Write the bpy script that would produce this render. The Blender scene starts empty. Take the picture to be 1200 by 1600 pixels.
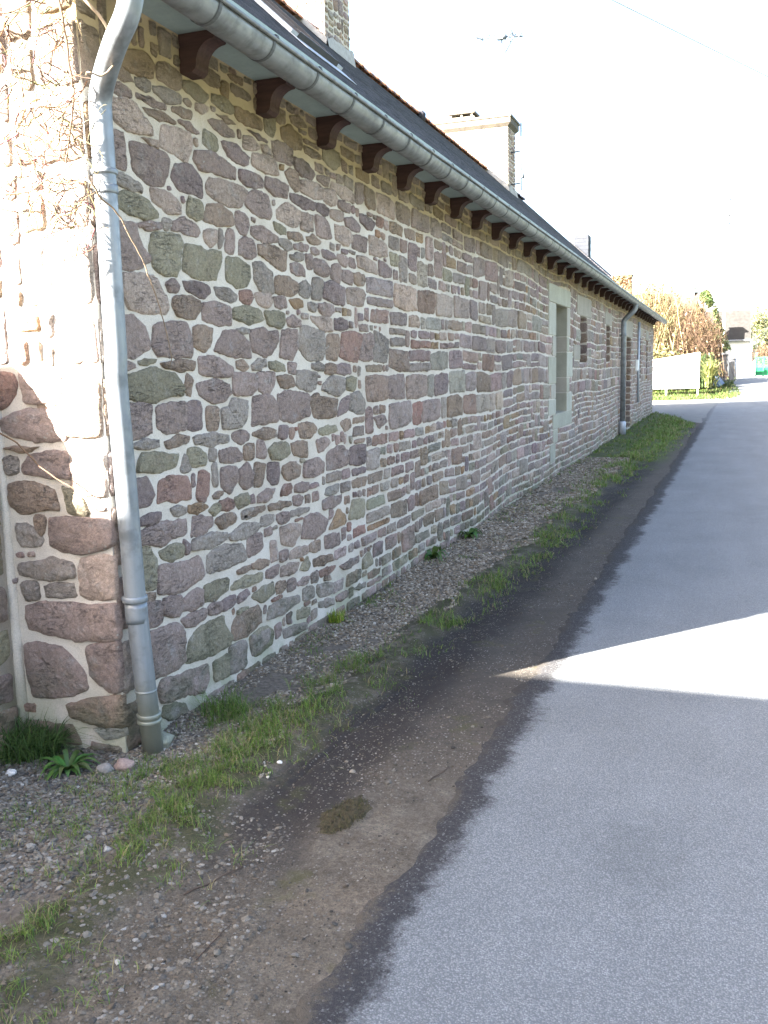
import bpy, bmesh, math, random
import numpy as np
from mathutils import Vector, Matrix, noise

random.seed(7)
R = math.radians
scene = bpy.context.scene

# ------------------------------------------------------------------ camera
H = 1.6
cam_d = bpy.data.cameras.new("camera")
cam = bpy.data.objects.new("camera", cam_d)
scene.collection.objects.link(cam)
rx = Vector((0.93905992, 0.34294943, -0.02349808))
uy = Vector((-0.02900409, 0.14716113, 0.98868719))
bz = Vector((0.34252771, -0.92775497, 0.14814006))
cam.matrix_world = Matrix(((rx.x, uy.x, bz.x, 0), (rx.y, uy.y, bz.y, 0), (rx.z, uy.z, bz.z, H), (0, 0, 0, 1)))
cam_d.sensor_fit = 'VERTICAL'
cam_d.sensor_height = 24.0
cam_d.lens = 24.0 * 1450 / 1600
cam_d.clip_start = 0.05
cam_d.clip_end = 3000
scene.camera = cam

# ------------------------------------------------------------------ sky, sun, exposure
SUN_EL = R(28.6)
SUN_DIR = Vector((-0.64 * math.cos(SUN_EL), -0.768 * math.cos(SUN_EL), math.sin(SUN_EL))).normalized()
world = bpy.data.worlds.new("World")
scene.world = world
world.use_nodes = True
wn = world.node_tree.nodes
sky = wn.new("ShaderNodeTexSky")
sky.sky_type = 'NISHITA'
sky.sun_disc = False
sky.sun_elevation = SUN_EL
sky.sun_rotation = math.atan2(SUN_DIR.x, SUN_DIR.y)
sky.altitude = 50
sky.air_density = 0.9
sky.dust_density = 4.0
sky.ozone_density = 0.5
world.node_tree.links.new(sky.outputs[0], wn["Background"].inputs[0])
wn["Background"].inputs[1].default_value = 0.05

sun_d = bpy.data.lights.new("sun", 'SUN')
sun = bpy.data.objects.new("sun", sun_d)
scene.collection.objects.link(sun)
sun.rotation_euler = (-SUN_DIR).to_track_quat('-Z', 'Y').to_euler()
sun.location = (-20, -24, 20)
sun_d.energy = 5.0
sun_d.angle = R(0.5)
sun_d.color = (1.0, 0.95, 0.87)

vs = scene.view_settings
vs.view_transform = 'Standard'
vs.look = 'None'
vs.exposure = 4.12
vs.gamma = 1.0
vs.use_curve_mapping = False
scene.cycles.max_bounces = 8
scene.cycles.diffuse_bounces = 5

# ------------------------------------------------------------------ object helpers
COL = scene.collection


def link(o, parent=None):
    COL.objects.link(o)
    if parent is not None:
        o.parent = parent
    return o


def tag(o, label=None, cat=None, group=None, kind=None):
    if label: o["label"] = label
    if cat: o["category"] = cat
    if group: o["group"] = group
    if kind: o["kind"] = kind
    return o


def empty(name, loc=(0, 0, 0)):
    o = bpy.data.objects.new(name, None)
    o.location = loc
    o.empty_display_size = 0.2
    return link(o)


class MB:
    """collects vertices, faces, per-vertex colour and material index for one mesh"""

    def __init__(self):
        self.v, self.f, self.c, self.m, self.uv = [], [], [], [], None

    def add(self, verts, faces, col=(1, 1, 1), mat=0):
        b = len(self.v)
        self.v.extend([tuple(p) for p in verts])
        self.f.extend([tuple(b + i for i in q) for q in faces])
        if len(col) == len(verts) and not isinstance(col[0], (int, float)):
            self.c.extend(col)
        else:
            self.c.extend([tuple(col)] * len(verts))
        self.m.extend([mat] * len(faces))

    def box(self, x0, x1, y0, y1, z0, z1, col=(1, 1, 1), mat=0):
        v = [(x0, y0, z0), (x1, y0, z0), (x1, y1, z0), (x0, y1, z0), (x0, y0, z1), (x1, y0, z1), (x1, y1, z1), (x0, y1, z1)]
        f = [(0, 3, 2, 1), (4, 5, 6, 7), (0, 1, 5, 4), (1, 2, 6, 5), (2, 3, 7, 6), (3, 0, 4, 7)]
        self.add(v, f, col, mat)

    def tube(self, pts, rad, n=12, col=(1, 1, 1), mat=0, cap=True):
        pts = [Vector(p) for p in pts]
        rads = rad if isinstance(rad, (list, tuple)) else [rad] * len(pts)
        rings, prev = [], None
        vv = []
        for i, p in enumerate(pts):
            a = pts[max(i - 1, 0)]
            b = pts[min(i + 1, len(pts) - 1)]
            t = (b - a).normalized()
            if prev is None:
                ref = Vector((0, 0, 1)) if abs(t.z) < 0.9 else Vector((1, 0, 0))
                s = t.cross(ref).normalized()
            else:
                s = (prev - t * prev.dot(t)).normalized()
            prev = s
            w = t.cross(s)
            for k in range(n):
                an = 2 * math.pi * k / n
                vv.append(p + (s * math.cos(an) + w * math.sin(an)) * rads[i])
        ff = []
        for i in range(len(pts) - 1):
            for k in range(n):
                k2 = (k + 1) % n
                ff.append((i * n + k, i * n + k2, (i + 1) * n + k2, (i + 1) * n + k))
        if cap:
            ff.append(tuple(range(n - 1, -1, -1)))
            ff.append(tuple((len(pts) - 1) * n + k for k in range(n)))
        self.add(vv, ff, col, mat)

    def build(self, name, mats, parent=None, smooth=True, colours=False):
        me = bpy.data.meshes.new(name)
        me.from_pydata(self.v, [], self.f)
        for m in (mats if isinstance(mats, (list, tuple)) else [mats]):
            me.materials.append(m)
        me.polygons.foreach_set("material_index", np.array(self.m, dtype=np.int32))
        me.polygons.foreach_set("use_smooth", np.full(len(self.f), smooth, dtype=bool))
        if colours:
            a = me.color_attributes.new("Col", 'FLOAT_COLOR', 'POINT')
            arr = np.ones((len(self.v), 4), dtype=np.float32)
            arr[:, :3] = np.array(self.c, dtype=np.float32)
            a.data.foreach_set("color", arr.ravel())
        me.update()
        return link(bpy.data.objects.new(name, me), parent)


def np_mesh(name, verts, faces, mats, parent=None, smooth=True, cols=None):
    """faces: list of arrays (n,k)"""
    me = bpy.data.meshes.new(name)
    flat, starts, totals, s = [], [], [], 0
    for fa in faces:
        n, k = fa.shape
        flat.append(fa.ravel())
        starts.append(s + np.arange(n) * k)
        totals.append(np.full(n, k))
        s += n * k
    flat = np.concatenate(flat).astype(np.int32)
    starts = np.concatenate(starts).astype(np.int32)
    me.vertices.add(len(verts))
    me.vertices.foreach_set("co", np.asarray(verts, dtype=np.float32).ravel())
    me.loops.add(len(flat))
    me.loops.foreach_set("vertex_index", flat)
    me.polygons.add(len(starts))
    me.polygons.foreach_set("loop_start", starts)
    me.polygons.foreach_set("use_smooth", np.full(len(starts), smooth, dtype=bool))
    for m in (mats if isinstance(mats, (list, tuple)) else [mats]):
        me.materials.append(m)
    if cols is not None:
        a = me.color_attributes.new("Col", 'FLOAT_COLOR', 'POINT')
        arr = np.ones((len(verts), 4), dtype=np.float32)
        arr[:, :3] = cols
        a.data.foreach_set("color", arr.ravel())
    me.update(calc_edges=True)
    me.validate()
    return link(bpy.data.objects.new(name, me), parent)


# ------------------------------------------------------------------ numpy value noise
def _h(ix, iy, seed):
    n = (ix.astype(np.int64) * 374761393 + iy.astype(np.int64) * 668265263 + seed * 974634777) & 0xFFFFFFFF
    n = ((n ^ (n >> 13)) * 1274126177) & 0xFFFFFFFF
    n = n ^ (n >> 16)
    return (n & 0xFFFFFF) / float(0xFFFFFF)


def vnoise(x, y, seed=0):
    x = np.asarray(x, dtype=float); y = np.asarray(y, dtype=float)
    ix = np.floor(x); iy = np.floor(y)
    fx = x - ix; fy = y - iy
    fx = fx * fx * (3 - 2 * fx); fy = fy * fy * (3 - 2 * fy)
    a = _h(ix, iy, seed); b = _h(ix + 1, iy, seed); c = _h(ix, iy + 1, seed); d = _h(ix + 1, iy + 1, seed)
    return (a * (1 - fx) + b * fx) * (1 - fy) + (c * (1 - fx) + d * fx) * fy


def fbm(x, y, seed=0, o=4):
    s = 0; a = 0.5; t = 0
    for i in range(o):
        s = s + a * vnoise(np.asarray(x) * 2 ** i, np.asarray(y) * 2 ** i, seed + i * 17)
        t += a; a *= 0.5
    return s / t


# ------------------------------------------------------------------ node helpers
class NT:
    def __init__(self, name):
        self.m = bpy.data.materials.new(name)
        self.m.use_nodes = True
        self.t = self.m.node_tree
        self.bsdf = self.t.nodes["Principled BSDF"]
        self.geo = None

    def n(self, typ, **kw):
        nd = self.t.nodes.new(typ)
        for k, v in kw.items():
            setattr(nd, k, v)
        return nd

    def s(self, node, key, val):
        sock = node.inputs[key]
        if isinstance(val, bpy.types.NodeSocket):
            self.t.links.new(val, sock)
        else:
            sock.default_value = val

    def pos(self):
        if self.geo is None:
            self.geo = self.n("ShaderNodeNewGeometry")
        return self.geo.outputs["Position"]

    def xyz(self, v=None):
        sp = self.n("ShaderNodeSeparateXYZ")
        self.s(sp, 0, v or self.pos())
        return sp.outputs

    def map(self, v, scale=(1, 1, 1), loc=(0, 0, 0), rot=(0, 0, 0)):
        mp = self.n("ShaderNodeMapping")
        self.s(mp, "Vector", v)
        mp.inputs["Scale"].default_value = scale
        mp.inputs["Location"].default_value = loc
        mp.inputs["Rotation"].default_value = rot
        return mp.outputs[0]

    def noise(self, v, scale, detail=4, rough=0.55, dist=0.0):
        nd = self.n("ShaderNodeTexNoise")
        self.s(nd, "Vector", v)
        nd.inputs["Scale"].default_value = scale
        nd.inputs["Detail"].default_value = detail
        nd.inputs["Roughness"].default_value = rough
        nd.inputs["Distortion"].default_value = dist
        return nd.outputs["Fac"]

    def voro(self, v, scale, feature='F1', out="Distance", rnd=1.0):
        nd = self.n("ShaderNodeTexVoronoi", feature=feature)
        self.s(nd, "Vector", v)
        nd.inputs["Scale"].default_value = scale
        nd.inputs["Randomness"].default_value = rnd
        return nd.outputs[out]

    def math(self, op, a, b=0.0, clamp=False):
        nd = self.n("ShaderNodeMath", operation=op, use_clamp=clamp)
        self.s(nd, 0, a); self.s(nd, 1, b)
        return nd.outputs[0]

    def ramp(self, fac, stops, interp='LINEAR'):
        nd = self.n("ShaderNodeValToRGB")
        nd.color_ramp.interpolation = interp
        e = nd.color_ramp.elements
        while len(e) > 1:
            e.remove(e[-1])
        for i, (p, c) in enumerate(stops):
            if isinstance(c, (int, float)):
                c = (c, c, c)
            if i == 0:
                e[0].position = p; e[0].color = (*c, 1)
            else:
                el = e.new(p); el.color = (*c, 1)
        self.s(nd, 0, fac)
        return nd.outputs[0]

    def rng(self, v, a, b, c=0.0, d=1.0, smooth=True):
        nd = self.n("ShaderNodeMapRange", interpolation_type='SMOOTHSTEP' if smooth else 'LINEAR')
        self.s(nd, 0, v)
        for i, q in zip((1, 2, 3, 4), (a, b, c, d)):
            self.s(nd, i, q)
        return nd.outputs[0]

    def mix(self, fac, a, b, blend='MIX'):
        nd = self.n("ShaderNodeMix", data_type='RGBA', blend_type=blend)
        nd.clamp_factor = True
        self.s(nd, 0, fac)
        for k, q in ((6, a), (7, b)):
            if not isinstance(q, bpy.types.NodeSocket) and len(q) == 3:
                q = (*q, 1)
            self.s(nd, k, q)
        return nd.outputs[2]

    def attr(self, name="Col"):
        nd = self.n("ShaderNodeAttribute", attribute_name=name)
        return nd.outputs["Color"]

    def bump(self, h, strength=0.5, dist=0.01, normal=None):
        nd = self.n("ShaderNodeBump")
        nd.inputs["Strength"].default_value = strength
        nd.inputs["Distance"].default_value = dist
        self.s(nd, "Height", h)
        if normal is not None:
            self.s(nd, "Normal", normal)
        return nd.outputs[0]

    def out(self, color=None, rough=0.85, metal=0.0, normal=None, spec=0.3):
        b = self.bsdf
        if color is not None:
            if not isinstance(color, bpy.types.NodeSocket) and len(color) == 3:
                color = (*color, 1)
            self.s(b, "Base Color", color)
        self.s(b, "Roughness", rough)
        self.s(b, "Metallic", metal)
        b.inputs["Specular IOR Level"].default_value = spec
        if normal is not None:
            self.s(b, "Normal", normal)
        return self.m


# ------------------------------------------------------------------ materials
def mat_stone():
    t = NT("rubble stone")
    p = t.pos()
    c = t.attr()
    big = t.noise(p, 7, 4, 0.6, 0.4)
    c = t.mix(t.rng(big, 0.54, 0.74, 0, 0.5), c, (0.26, 0.195, 0.15))
    c = t.mix(t.rng(t.noise(p, 10.5, 4, 0.6), 0.55, 0.75, 0, 0.5), c, (0.40, 0.375, 0.355))
    mott = t.noise(p, 55, 6, 0.7)
    c = t.mix(1.0, c, t.ramp(mott, [(0.25, 0.5), (0.40, 0.9), (0.55, 1.08), (0.78, 1.45)]), 'MULTIPLY')
    spk = t.noise(p, 260, 3, 0.6)
    c = t.mix(1.0, c, t.ramp(spk, [(0.3, 0.75), (0.5, 1.0), (0.7, 1.25)]), 'MULTIPLY')
    # lichen specks and dark pits
    li = t.voro(p, 42)
    lm = t.math('MULTIPLY', t.rng(li, 0.30, 0.12), t.rng(t.noise(p, 5, 2), 0.58, 0.66))
    c = t.mix(t.math('MULTIPLY', lm, 0.6), c, (0.50, 0.50, 0.45))
    # fissures running roughly along the bed of the stone
    fp = t.map(p, (9, 5, 26), rot=(0.3, 0.1, 0.2))
    fi = t.noise(fp, 1.6, 5, 0.65, 0.8)
    crack = t.rng(t.math('ABSOLUTE', t.math('SUBTRACT', fi, 0.5)), 0.0, 0.018, 1, 0)
    crack = t.math('MULTIPLY', crack, t.rng(t.noise(p, 6, 3), 0.45, 0.62))
    c = t.mix(t.math('MULTIPLY', crack, 0.6), c, (0.07, 0.052, 0.045))
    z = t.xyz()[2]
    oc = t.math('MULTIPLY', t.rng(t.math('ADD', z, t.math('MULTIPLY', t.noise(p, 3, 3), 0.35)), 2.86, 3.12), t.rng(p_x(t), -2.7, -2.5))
    c = t.mix(t.math('MULTIPLY', oc, 0.55), c, (0.21, 0.16, 0.09))  # top stones browned too, painting in the warm light bounced under the eaves
    # algae near the ground
    al = t.math('MULTIPLY', t.rng(z, 0.50, 0.02), t.rng(t.noise(p, 6, 4), 0.38, 0.62))
    c = t.mix(t.math('MULTIPLY', al, 0.6), c, (0.13, 0.15, 0.085))
    h = t.math('ADD', t.math('MULTIPLY', t.noise(p, 32, 8, 0.68, 0.3), 1.0), t.math('MULTIPLY', t.noise(p, 150, 4, 0.7), 0.35))
    h = t.math('SUBTRACT', h, t.math('MULTIPLY', crack, 0.35))
    return t.out(c, 0.88, 0, t.bump(h, 1.0, 0.03), 0.2)


def mat_mortar():
    t = NT("lime mortar")
    p = t.pos()
    c = t.ramp(t.noise(p, 3.5, 5, 0.6), [(0.3, (0.47, 0.41, 0.345)), (0.5, (0.565, 0.505, 0.435)), (0.72, (0.615, 0.56, 0.495))])
    c = t.mix(1.0, c, t.ramp(t.noise(p, 180, 3, 0.7), [(0.3, 0.78), (0.5, 1.0), (0.7, 1.12)]), 'MULTIPLY')
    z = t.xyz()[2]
    al = t.math('MULTIPLY', t.rng(z, 0.42, 0.0), t.rng(t.noise(p, 4.5, 4), 0.35, 0.6))
    c = t.mix(t.math('MULTIPLY', al, 0.6), c, (0.27, 0.29, 0.18))
    # ochre on the top courses: lime wash plus warm bounced eaves light painted in
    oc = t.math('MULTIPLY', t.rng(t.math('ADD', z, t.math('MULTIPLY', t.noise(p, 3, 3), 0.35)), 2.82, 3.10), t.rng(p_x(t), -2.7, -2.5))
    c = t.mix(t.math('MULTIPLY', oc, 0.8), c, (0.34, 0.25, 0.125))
    h = t.math('ADD', t.noise(p, 40, 6, 0.65), t.math('MULTIPLY', t.noise(p, 220, 2, 0.6), 0.4))
    return t.out(c, 0.95, 0, t.bump(h, 0.5, 0.012), 0.1)


def p_x(t):
    return t.xyz()[0]


def mat_plain(name, col, rough=0.7, metal=0.0, var=0.25, scale=12, bump=0.15, spec=0.15):
    t = NT(name)
    p = t.pos()
    n = t.noise(p, scale, 5, 0.6)
    c = t.mix(1.0, (*col, 1), t.ramp(n, [(0.25, 1 - var), (0.5, 1.0), (0.75, 1 + var)]), 'MULTIPLY')
    c = t.mix(1.0, c, t.ramp(t.noise(p, scale * 9, 3), [(0.3, 1 - var * 0.4), (0.7, 1 + var * 0.4)]), 'MULTIPLY')
    return t.out(c, rough, metal, t.bump(t.noise(p, scale * 5, 5), bump, 0.006), spec)


def mat_zinc(name, base, streak_axis, rough=0.5):
    t = NT(name)
    p = t.pos()
    sc = (14, 14, 1.2) if streak_axis == 'z' else (14, 1.6, 14)
    n = t.noise(t.map(p, sc), 1.0, 5, 0.6)
    c = t.mix(t.rng(n, 0.35, 0.7), base, tuple(min(1, q * 1.35) for q in base))
    c = t.mix(t.math('MULTIPLY', t.rng(t.noise(p, 9, 4, 0.6), 0.45, 0.72), 0.8), c, tuple(q * 0.6 for q in base))
    if streak_axis == 'z':
        z = t.xyz()[2]
        c = t.mix(t.math('MULTIPLY', t.rng(t.math('ADD', z, t.math('MULTIPLY', t.noise(p, 14, 3), 0.16)), 0.48, 0.18), 0.7), c, (0.27, 0.275, 0.20))
    rr = t.rng(t.noise(p, 20, 4), 0.3, 0.7, rough - 0.08, rough + 0.15)
    return t.out(c, rr, 0.45, t.bump(t.noise(p, 30, 4), 0.12, 0.006), 0.4)


def mat_wood():
    t = NT("stained bracket wood")
    p = t.pos()
    g = t.noise(t.map(p, (6, 60, 40)), 1.0, 5, 0.6)
    c = t.ramp(g, [(0.3, (0.034, 0.017, 0.013)), (0.6, (0.062, 0.031, 0.024)), (0.8, (0.09, 0.047, 0.035))])
    return t.out(c, 0.7, 0, t.bump(g, 0.3, 0.004), 0.3)


def mat_slate():
    t = NT("natural slate")
    p = t.pos()
    xyz = t.xyz()
    cb = t.n("ShaderNodeCombineXYZ")
    t.s(cb, 0, t.math('MULTIPLY', xyz[1], 1.0)); t.s(cb, 1, t.math('MULTIPLY', xyz[2], 1.5)); 
    br = t.n("ShaderNodeTexBrick")
    t.s(br, "Vector", cb.outputs[0])
    br.inputs["Scale"].default_value = 1.0
    br.inputs["Brick Width"].default_value = 0.2
    br.inputs["Row Height"].default_value = 0.12 * 0.665 * 1.5
    br.inputs["Mortar Size"].default_value = 0.004
    br.inputs["Color1"].default_value = (0.030, 0.030, 0.037, 1)
    br.inputs["Color2"].default_value = (0.065, 0.063, 0.074, 1)
    br.inputs["Mortar"].default_value = (0.02, 0.02, 0.022, 1)
    c = t.mix(t.rng(t.noise(p, 1.3, 4), 0.45, 0.75, 0, 0.5), br.outputs["Color"], (0.075, 0.07, 0.07))
    c = t.mix(1.0, c, t.ramp(t.noise(p, 60, 4), [(0.3, 0.75), (0.7, 1.3)]), 'MULTIPLY')
    return t.out(c, 0.8, 0, t.bump(t.noise(p, 25, 5), 0.4, 0.01), 0.15)


def mat_granite():
    t = NT("dressed granite")
    p = t.pos()
    c = t.attr()
    c = t.mix(1.0, c, t.ramp(t.noise(p, 4, 4), [(0.3, 0.88), (0.7, 1.1)]), 'MULTIPLY')
    c = t.mix(1.0, c, t.ramp(t.noise(p, 200, 3, 0.7), [(0.3, 0.75), (0.7, 1.22)]), 'MULTIPLY')
    return t.out(c, 0.85, 0, t.bump(t.noise(p, 90, 4), 0.3, 0.006), 0.25)


def mat_road():
    t = NT("worn asphalt")
    p = t.pos()
    x, y, z = t.xyz()
    # aggregate
    vd = t.n("ShaderNodeTexVoronoi"); t.s(vd, "Vector", p); vd.inputs["Scale"].default_value = 190
    sepc = t.n("ShaderNodeSeparateColor"); t.s(sepc, 0, vd.outputs["Color"])
    ag = t.ramp(sepc.outputs[0], [(0.0, (0.158, 0.166, 0.170)), (0.35, (0.188, 0.197, 0.202)), (0.7, (0.214, 0.223, 0.228)), (1.0, (0.275, 0.285, 0.288))])
    gap = t.rng(vd.outputs["Distance"], 0.42, 0.62, 0, 0.75)
    light = t.mix(gap, ag, (0.125, 0.131, 0.139))
    patch = t.noise(p, 1.1, 6, 0.62, 0.3)
    light = t.mix(1.0, light, t.ramp(patch, [(0.3, 0.90), (0.5, 1.0), (0.7, 1.08)]), 'MULTIPLY')
    st = t.noise(t.map(p, (3.0, 0.35, 1)), 1.0, 5, 0.6)
    light = t.mix(1.0, light, t.ramp(st, [(0.3, 0.93), (0.7, 1.06)]), 'MULTIPLY')
    # oil marks
    oil = t.rng(t.noise(t.map(p, (2.2, 1.3, 1), loc=(3.1, 0.4, 0)), 1.0, 5, 0.65), 0.64, 0.76, 0, 0.55)
    light = t.mix(oil, light, (0.085, 0.082, 0.085))
    dv = t.n("ShaderNodeVectorMath", operation='DISTANCE')
    t.s(dv, 0, t.map(p, (1, 0.55, 1))); dv.inputs[1].default_value = (-0.22, 2.95 * 0.55, 0)
    sp = t.math('ADD', dv.outputs["Value"], t.math('MULTIPLY', t.math('SUBTRACT', t.noise(p, 9, 5, 0.7), 0.5), 0.42))
    light = t.mix(t.math('MULTIPLY', t.rng(sp, 0.22, 0.02), 0.3), light, (0.085, 0.09, 0.092))
    fl = t.voro(p, 2.6)
    light = t.mix(t.math('MULTIPLY', t.rng(t.math('ADD', fl, t.math('MULTIPLY', t.noise(p, 40, 3), 0.05)), 0.052, 0.036), 0.5), light, (0.36, 0.36, 0.34))
    # bare dark binder along the edge
    dark = t.mix(t.rng(t.noise(p, 90, 4, 0.7), 0.45, 0.75), (0.042, 0.041, 0.043), (0.090, 0.087, 0.085))
    dark = t.mix(t.rng(sepc.outputs[1], 0.92, 0.98), dark, (0.13, 0.13, 0.13))
    e = t.math('SUBTRACT', x, t.math('MULTIPLY', y, 0.0125))
    n1 = t.math('MULTIPLY', t.math('SUBTRACT', t.noise(p, 2.6, 4, 0.6), 0.5), 0.20)
    n2 = t.math('MULTIPLY', t.math('SUBTRACT', t.noise(p, 13, 6, 0.72, 0.4), 0.5), 0.17)
    n3 = t.math('MULTIPLY', t.math('SUBTRACT', t.noise(p, 85, 3, 0.7), 0.5), 0.11)
    dirtm = t.rng(t.math('ADD', e, t.math('ADD', n1, t.math('ADD', n2, n3))), -0.935, -1.015)
    dark = t.mix(t.math('MULTIPLY', dirtm, 1.0), dark, t.mix(t.rng(y, 2.4, 4.0), t.mix(t.noise(p, 60, 6, 0.75), (0.055, 0.046, 0.036), (0.15, 0.128, 0.10)), t.mix(t.noise(p, 60, 6, 0.75), (0.028, 0.025, 0.022), (0.085, 0.075, 0.065))))
    e = t.math('ADD', e, t.math('ADD', n1, t.math('ADD', n2, n3)))
    dark = t.mix(t.rng(y, 24, 31), dark, (0.13, 0.131, 0.135))
    c = t.mix(t.rng(e, -0.895, -0.805), dark, light)
    h = t.math('ADD', t.math('MULTIPLY', t.rng(vd.outputs["Distance"], 0.2, 0.65, 1, 0), 0.7), t.noise(p, 60, 3))
    return t.out(c, 0.92, 0, t.bump(h, 0.45, 0.006), 0.08)


def mat_ground():
    t = NT("trodden verge earth")
    p = t.pos()
    x, y, z = t.xyz()
    n1 = t.noise(p, 2.2, 5, 0.6)
    dirt = t.ramp(t.noise(p, 6, 7, 0.68), [(0.28, (0.078, 0.065, 0.049)), (0.5, (0.128, 0.108, 0.084)), (0.72, (0.18, 0.155, 0.122))])
    dirt = t.mix(t.rng(t.noise(p, 1.5, 4, 0.6), 0.5, 0.7, 0, 0.6), dirt, (0.140, 0.110, 0.080))
    dirt = t.mix(1.0, dirt, t.ramp(t.noise(p, 130, 5, 0.75), [(0.25, 0.55), (0.5, 1.0), (0.75, 1.5)]), 'MULTIPLY')
    dirt = t.mix(1.0, dirt, t.ramp(t.noise(p, 38, 9, 0.78), [(0.28, 0.5), (0.5, 1.0), (0.72, 1.55)]), 'MULTIPLY')
    # damp dark track of the wheels next to the grass
    xx = t.math('ADD', t.math('SUBTRACT', x, t.math('MULTIPLY', y, 0.022)), t.math('MULTIPLY', t.math('SUBTRACT', n1, 0.5), 0.35))
    damp = t.math('MULTIPLY', t.rng(xx, -1.80, -1.66), t.math('MULTIPLY', t.rng(xx, -1.25, -1.48), t.rng(y, 2.1, 3.0, 0.12, 1.0)))
    wide = t.math('MULTIPLY', t.rng(xx, -1.80, -1.66), t.rng(y, 2.6, 4.2, 0.0, 0.72))
    dirt = t.mix(wide, dirt, t.mix(t.noise(p, 50, 6, 0.75), (0.026, 0.023, 0.021), (0.075, 0.067, 0.060)))
    dirt = t.mix(t.math('MULTIPLY', damp, 0.85), dirt, (0.030, 0.026, 0.025))
    # small embedded grit
    v = t.n("ShaderNodeTexVoronoi"); t.s(v, "Vector", p); v.inputs["Scale"].default_value = 75
    sc = t.n("ShaderNodeSeparateColor"); t.s(sc, 0, v.outputs["Color"])
    pick = t.math('MULTIPLY', t.rng(sc.outputs[0], 0.72, 0.80), t.rng(v.outputs["Distance"], 0.38, 0.30))
    pick = t.math('MULTIPLY', pick, t.rng(t.noise(p, 1.8, 3), 0.40, 0.56))
    grit = t.mix(sc.outputs[1], (0.16, 0.145, 0.13), (0.30, 0.28, 0.255))
    dirt = t.mix(t.math('MULTIPLY', pick, 0.8), dirt, grit)
    # moss film
    moss = t.math('MULTIPLY', t.rng(t.noise(p, 3.4, 5, 0.65), 0.58, 0.70), 0.55)
    dirt = t.mix(moss, dirt, (0.075, 0.075, 0.028))
    # gravelly soil by the wall
    gs = t.ramp(t.noise(p, 40, 6, 0.7), [(0.3, (0.085, 0.068, 0.052)), (0.55, (0.17, 0.142, 0.115)), (0.75, (0.26, 0.225, 0.19))])
    c = t.mix(t.rng(xx, -1.86, -1.98), dirt, gs)
    gb = t.math('MULTIPLY', t.rng(xx, -2.06, -1.94), t.rng(xx, -1.66, -1.80))
    gb = t.math('MULTIPLY', gb, t.rng(t.noise(p, 7, 5, 0.65), 0.36, 0.55))
    c = t.mix(t.math('MULTIPLY', gb, 0.75), c, (0.045, 0.050, 0.018))
    # far grass
    gr = t.ramp(t.noise(p, 5, 6, 0.65), [(0.3, (0.045, 0.058, 0.019)), (0.55, (0.078, 0.092, 0.032)), (0.75, (0.12, 0.12, 0.058))])
    far = t.math('MULTIPLY', t.rng(t.math('ADD', y, t.math('MULTIPLY', t.noise(p, 0.8, 4), 8.0)), 18.0, 23.0), t.rng(x, -0.75, -1.1))
    far = t.math('MAXIMUM', far, t.rng(x, 4.4, 4.8))
    far = t.math('MAXIMUM', far, t.rng(y, 46, 50))
    c = t.mix(far, c, gr)
    h = t.math('ADD', t.noise(p, 24, 8, 0.7), t.math('MULTIPLY', t.noise(p, 140, 3, 0.7), 0.4))
    h = t.math('ADD', h, t.math('MULTIPLY', pick, 0.35))
    return t.out(c, 0.93, 0, t.bump(h, 0.8, 0.02), 0.2)


def mat_attr(name, rough=0.8, var=0.3, scale=60, spec=0.25, trans=0.0):
    t = NT(name)
    c = t.attr()
    if var:
        c = t.mix(1.0, c, t.ramp(t.noise(t.pos(), scale, 4, 0.65), [(0.3, 1 - var), (0.7, 1 + var)]), 'MULTIPLY')
    t.out(c, rough, 0, None, spec)
    if trans:
        tr = t.n("ShaderNodeBsdfTranslucent")
        t.s(tr, 0, c)
        mx = t.n("ShaderNodeMixShader")
        mx.inputs[0].default_value = trans
        t.t.links.new(t.bsdf.outputs[0], mx.inputs[1])
        t.t.links.new(tr.outputs[0], mx.inputs[2])
        t.t.links.new(mx.outputs[0], t.t.nodes["Material Output"].inputs[0])
    return t.m


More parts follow.
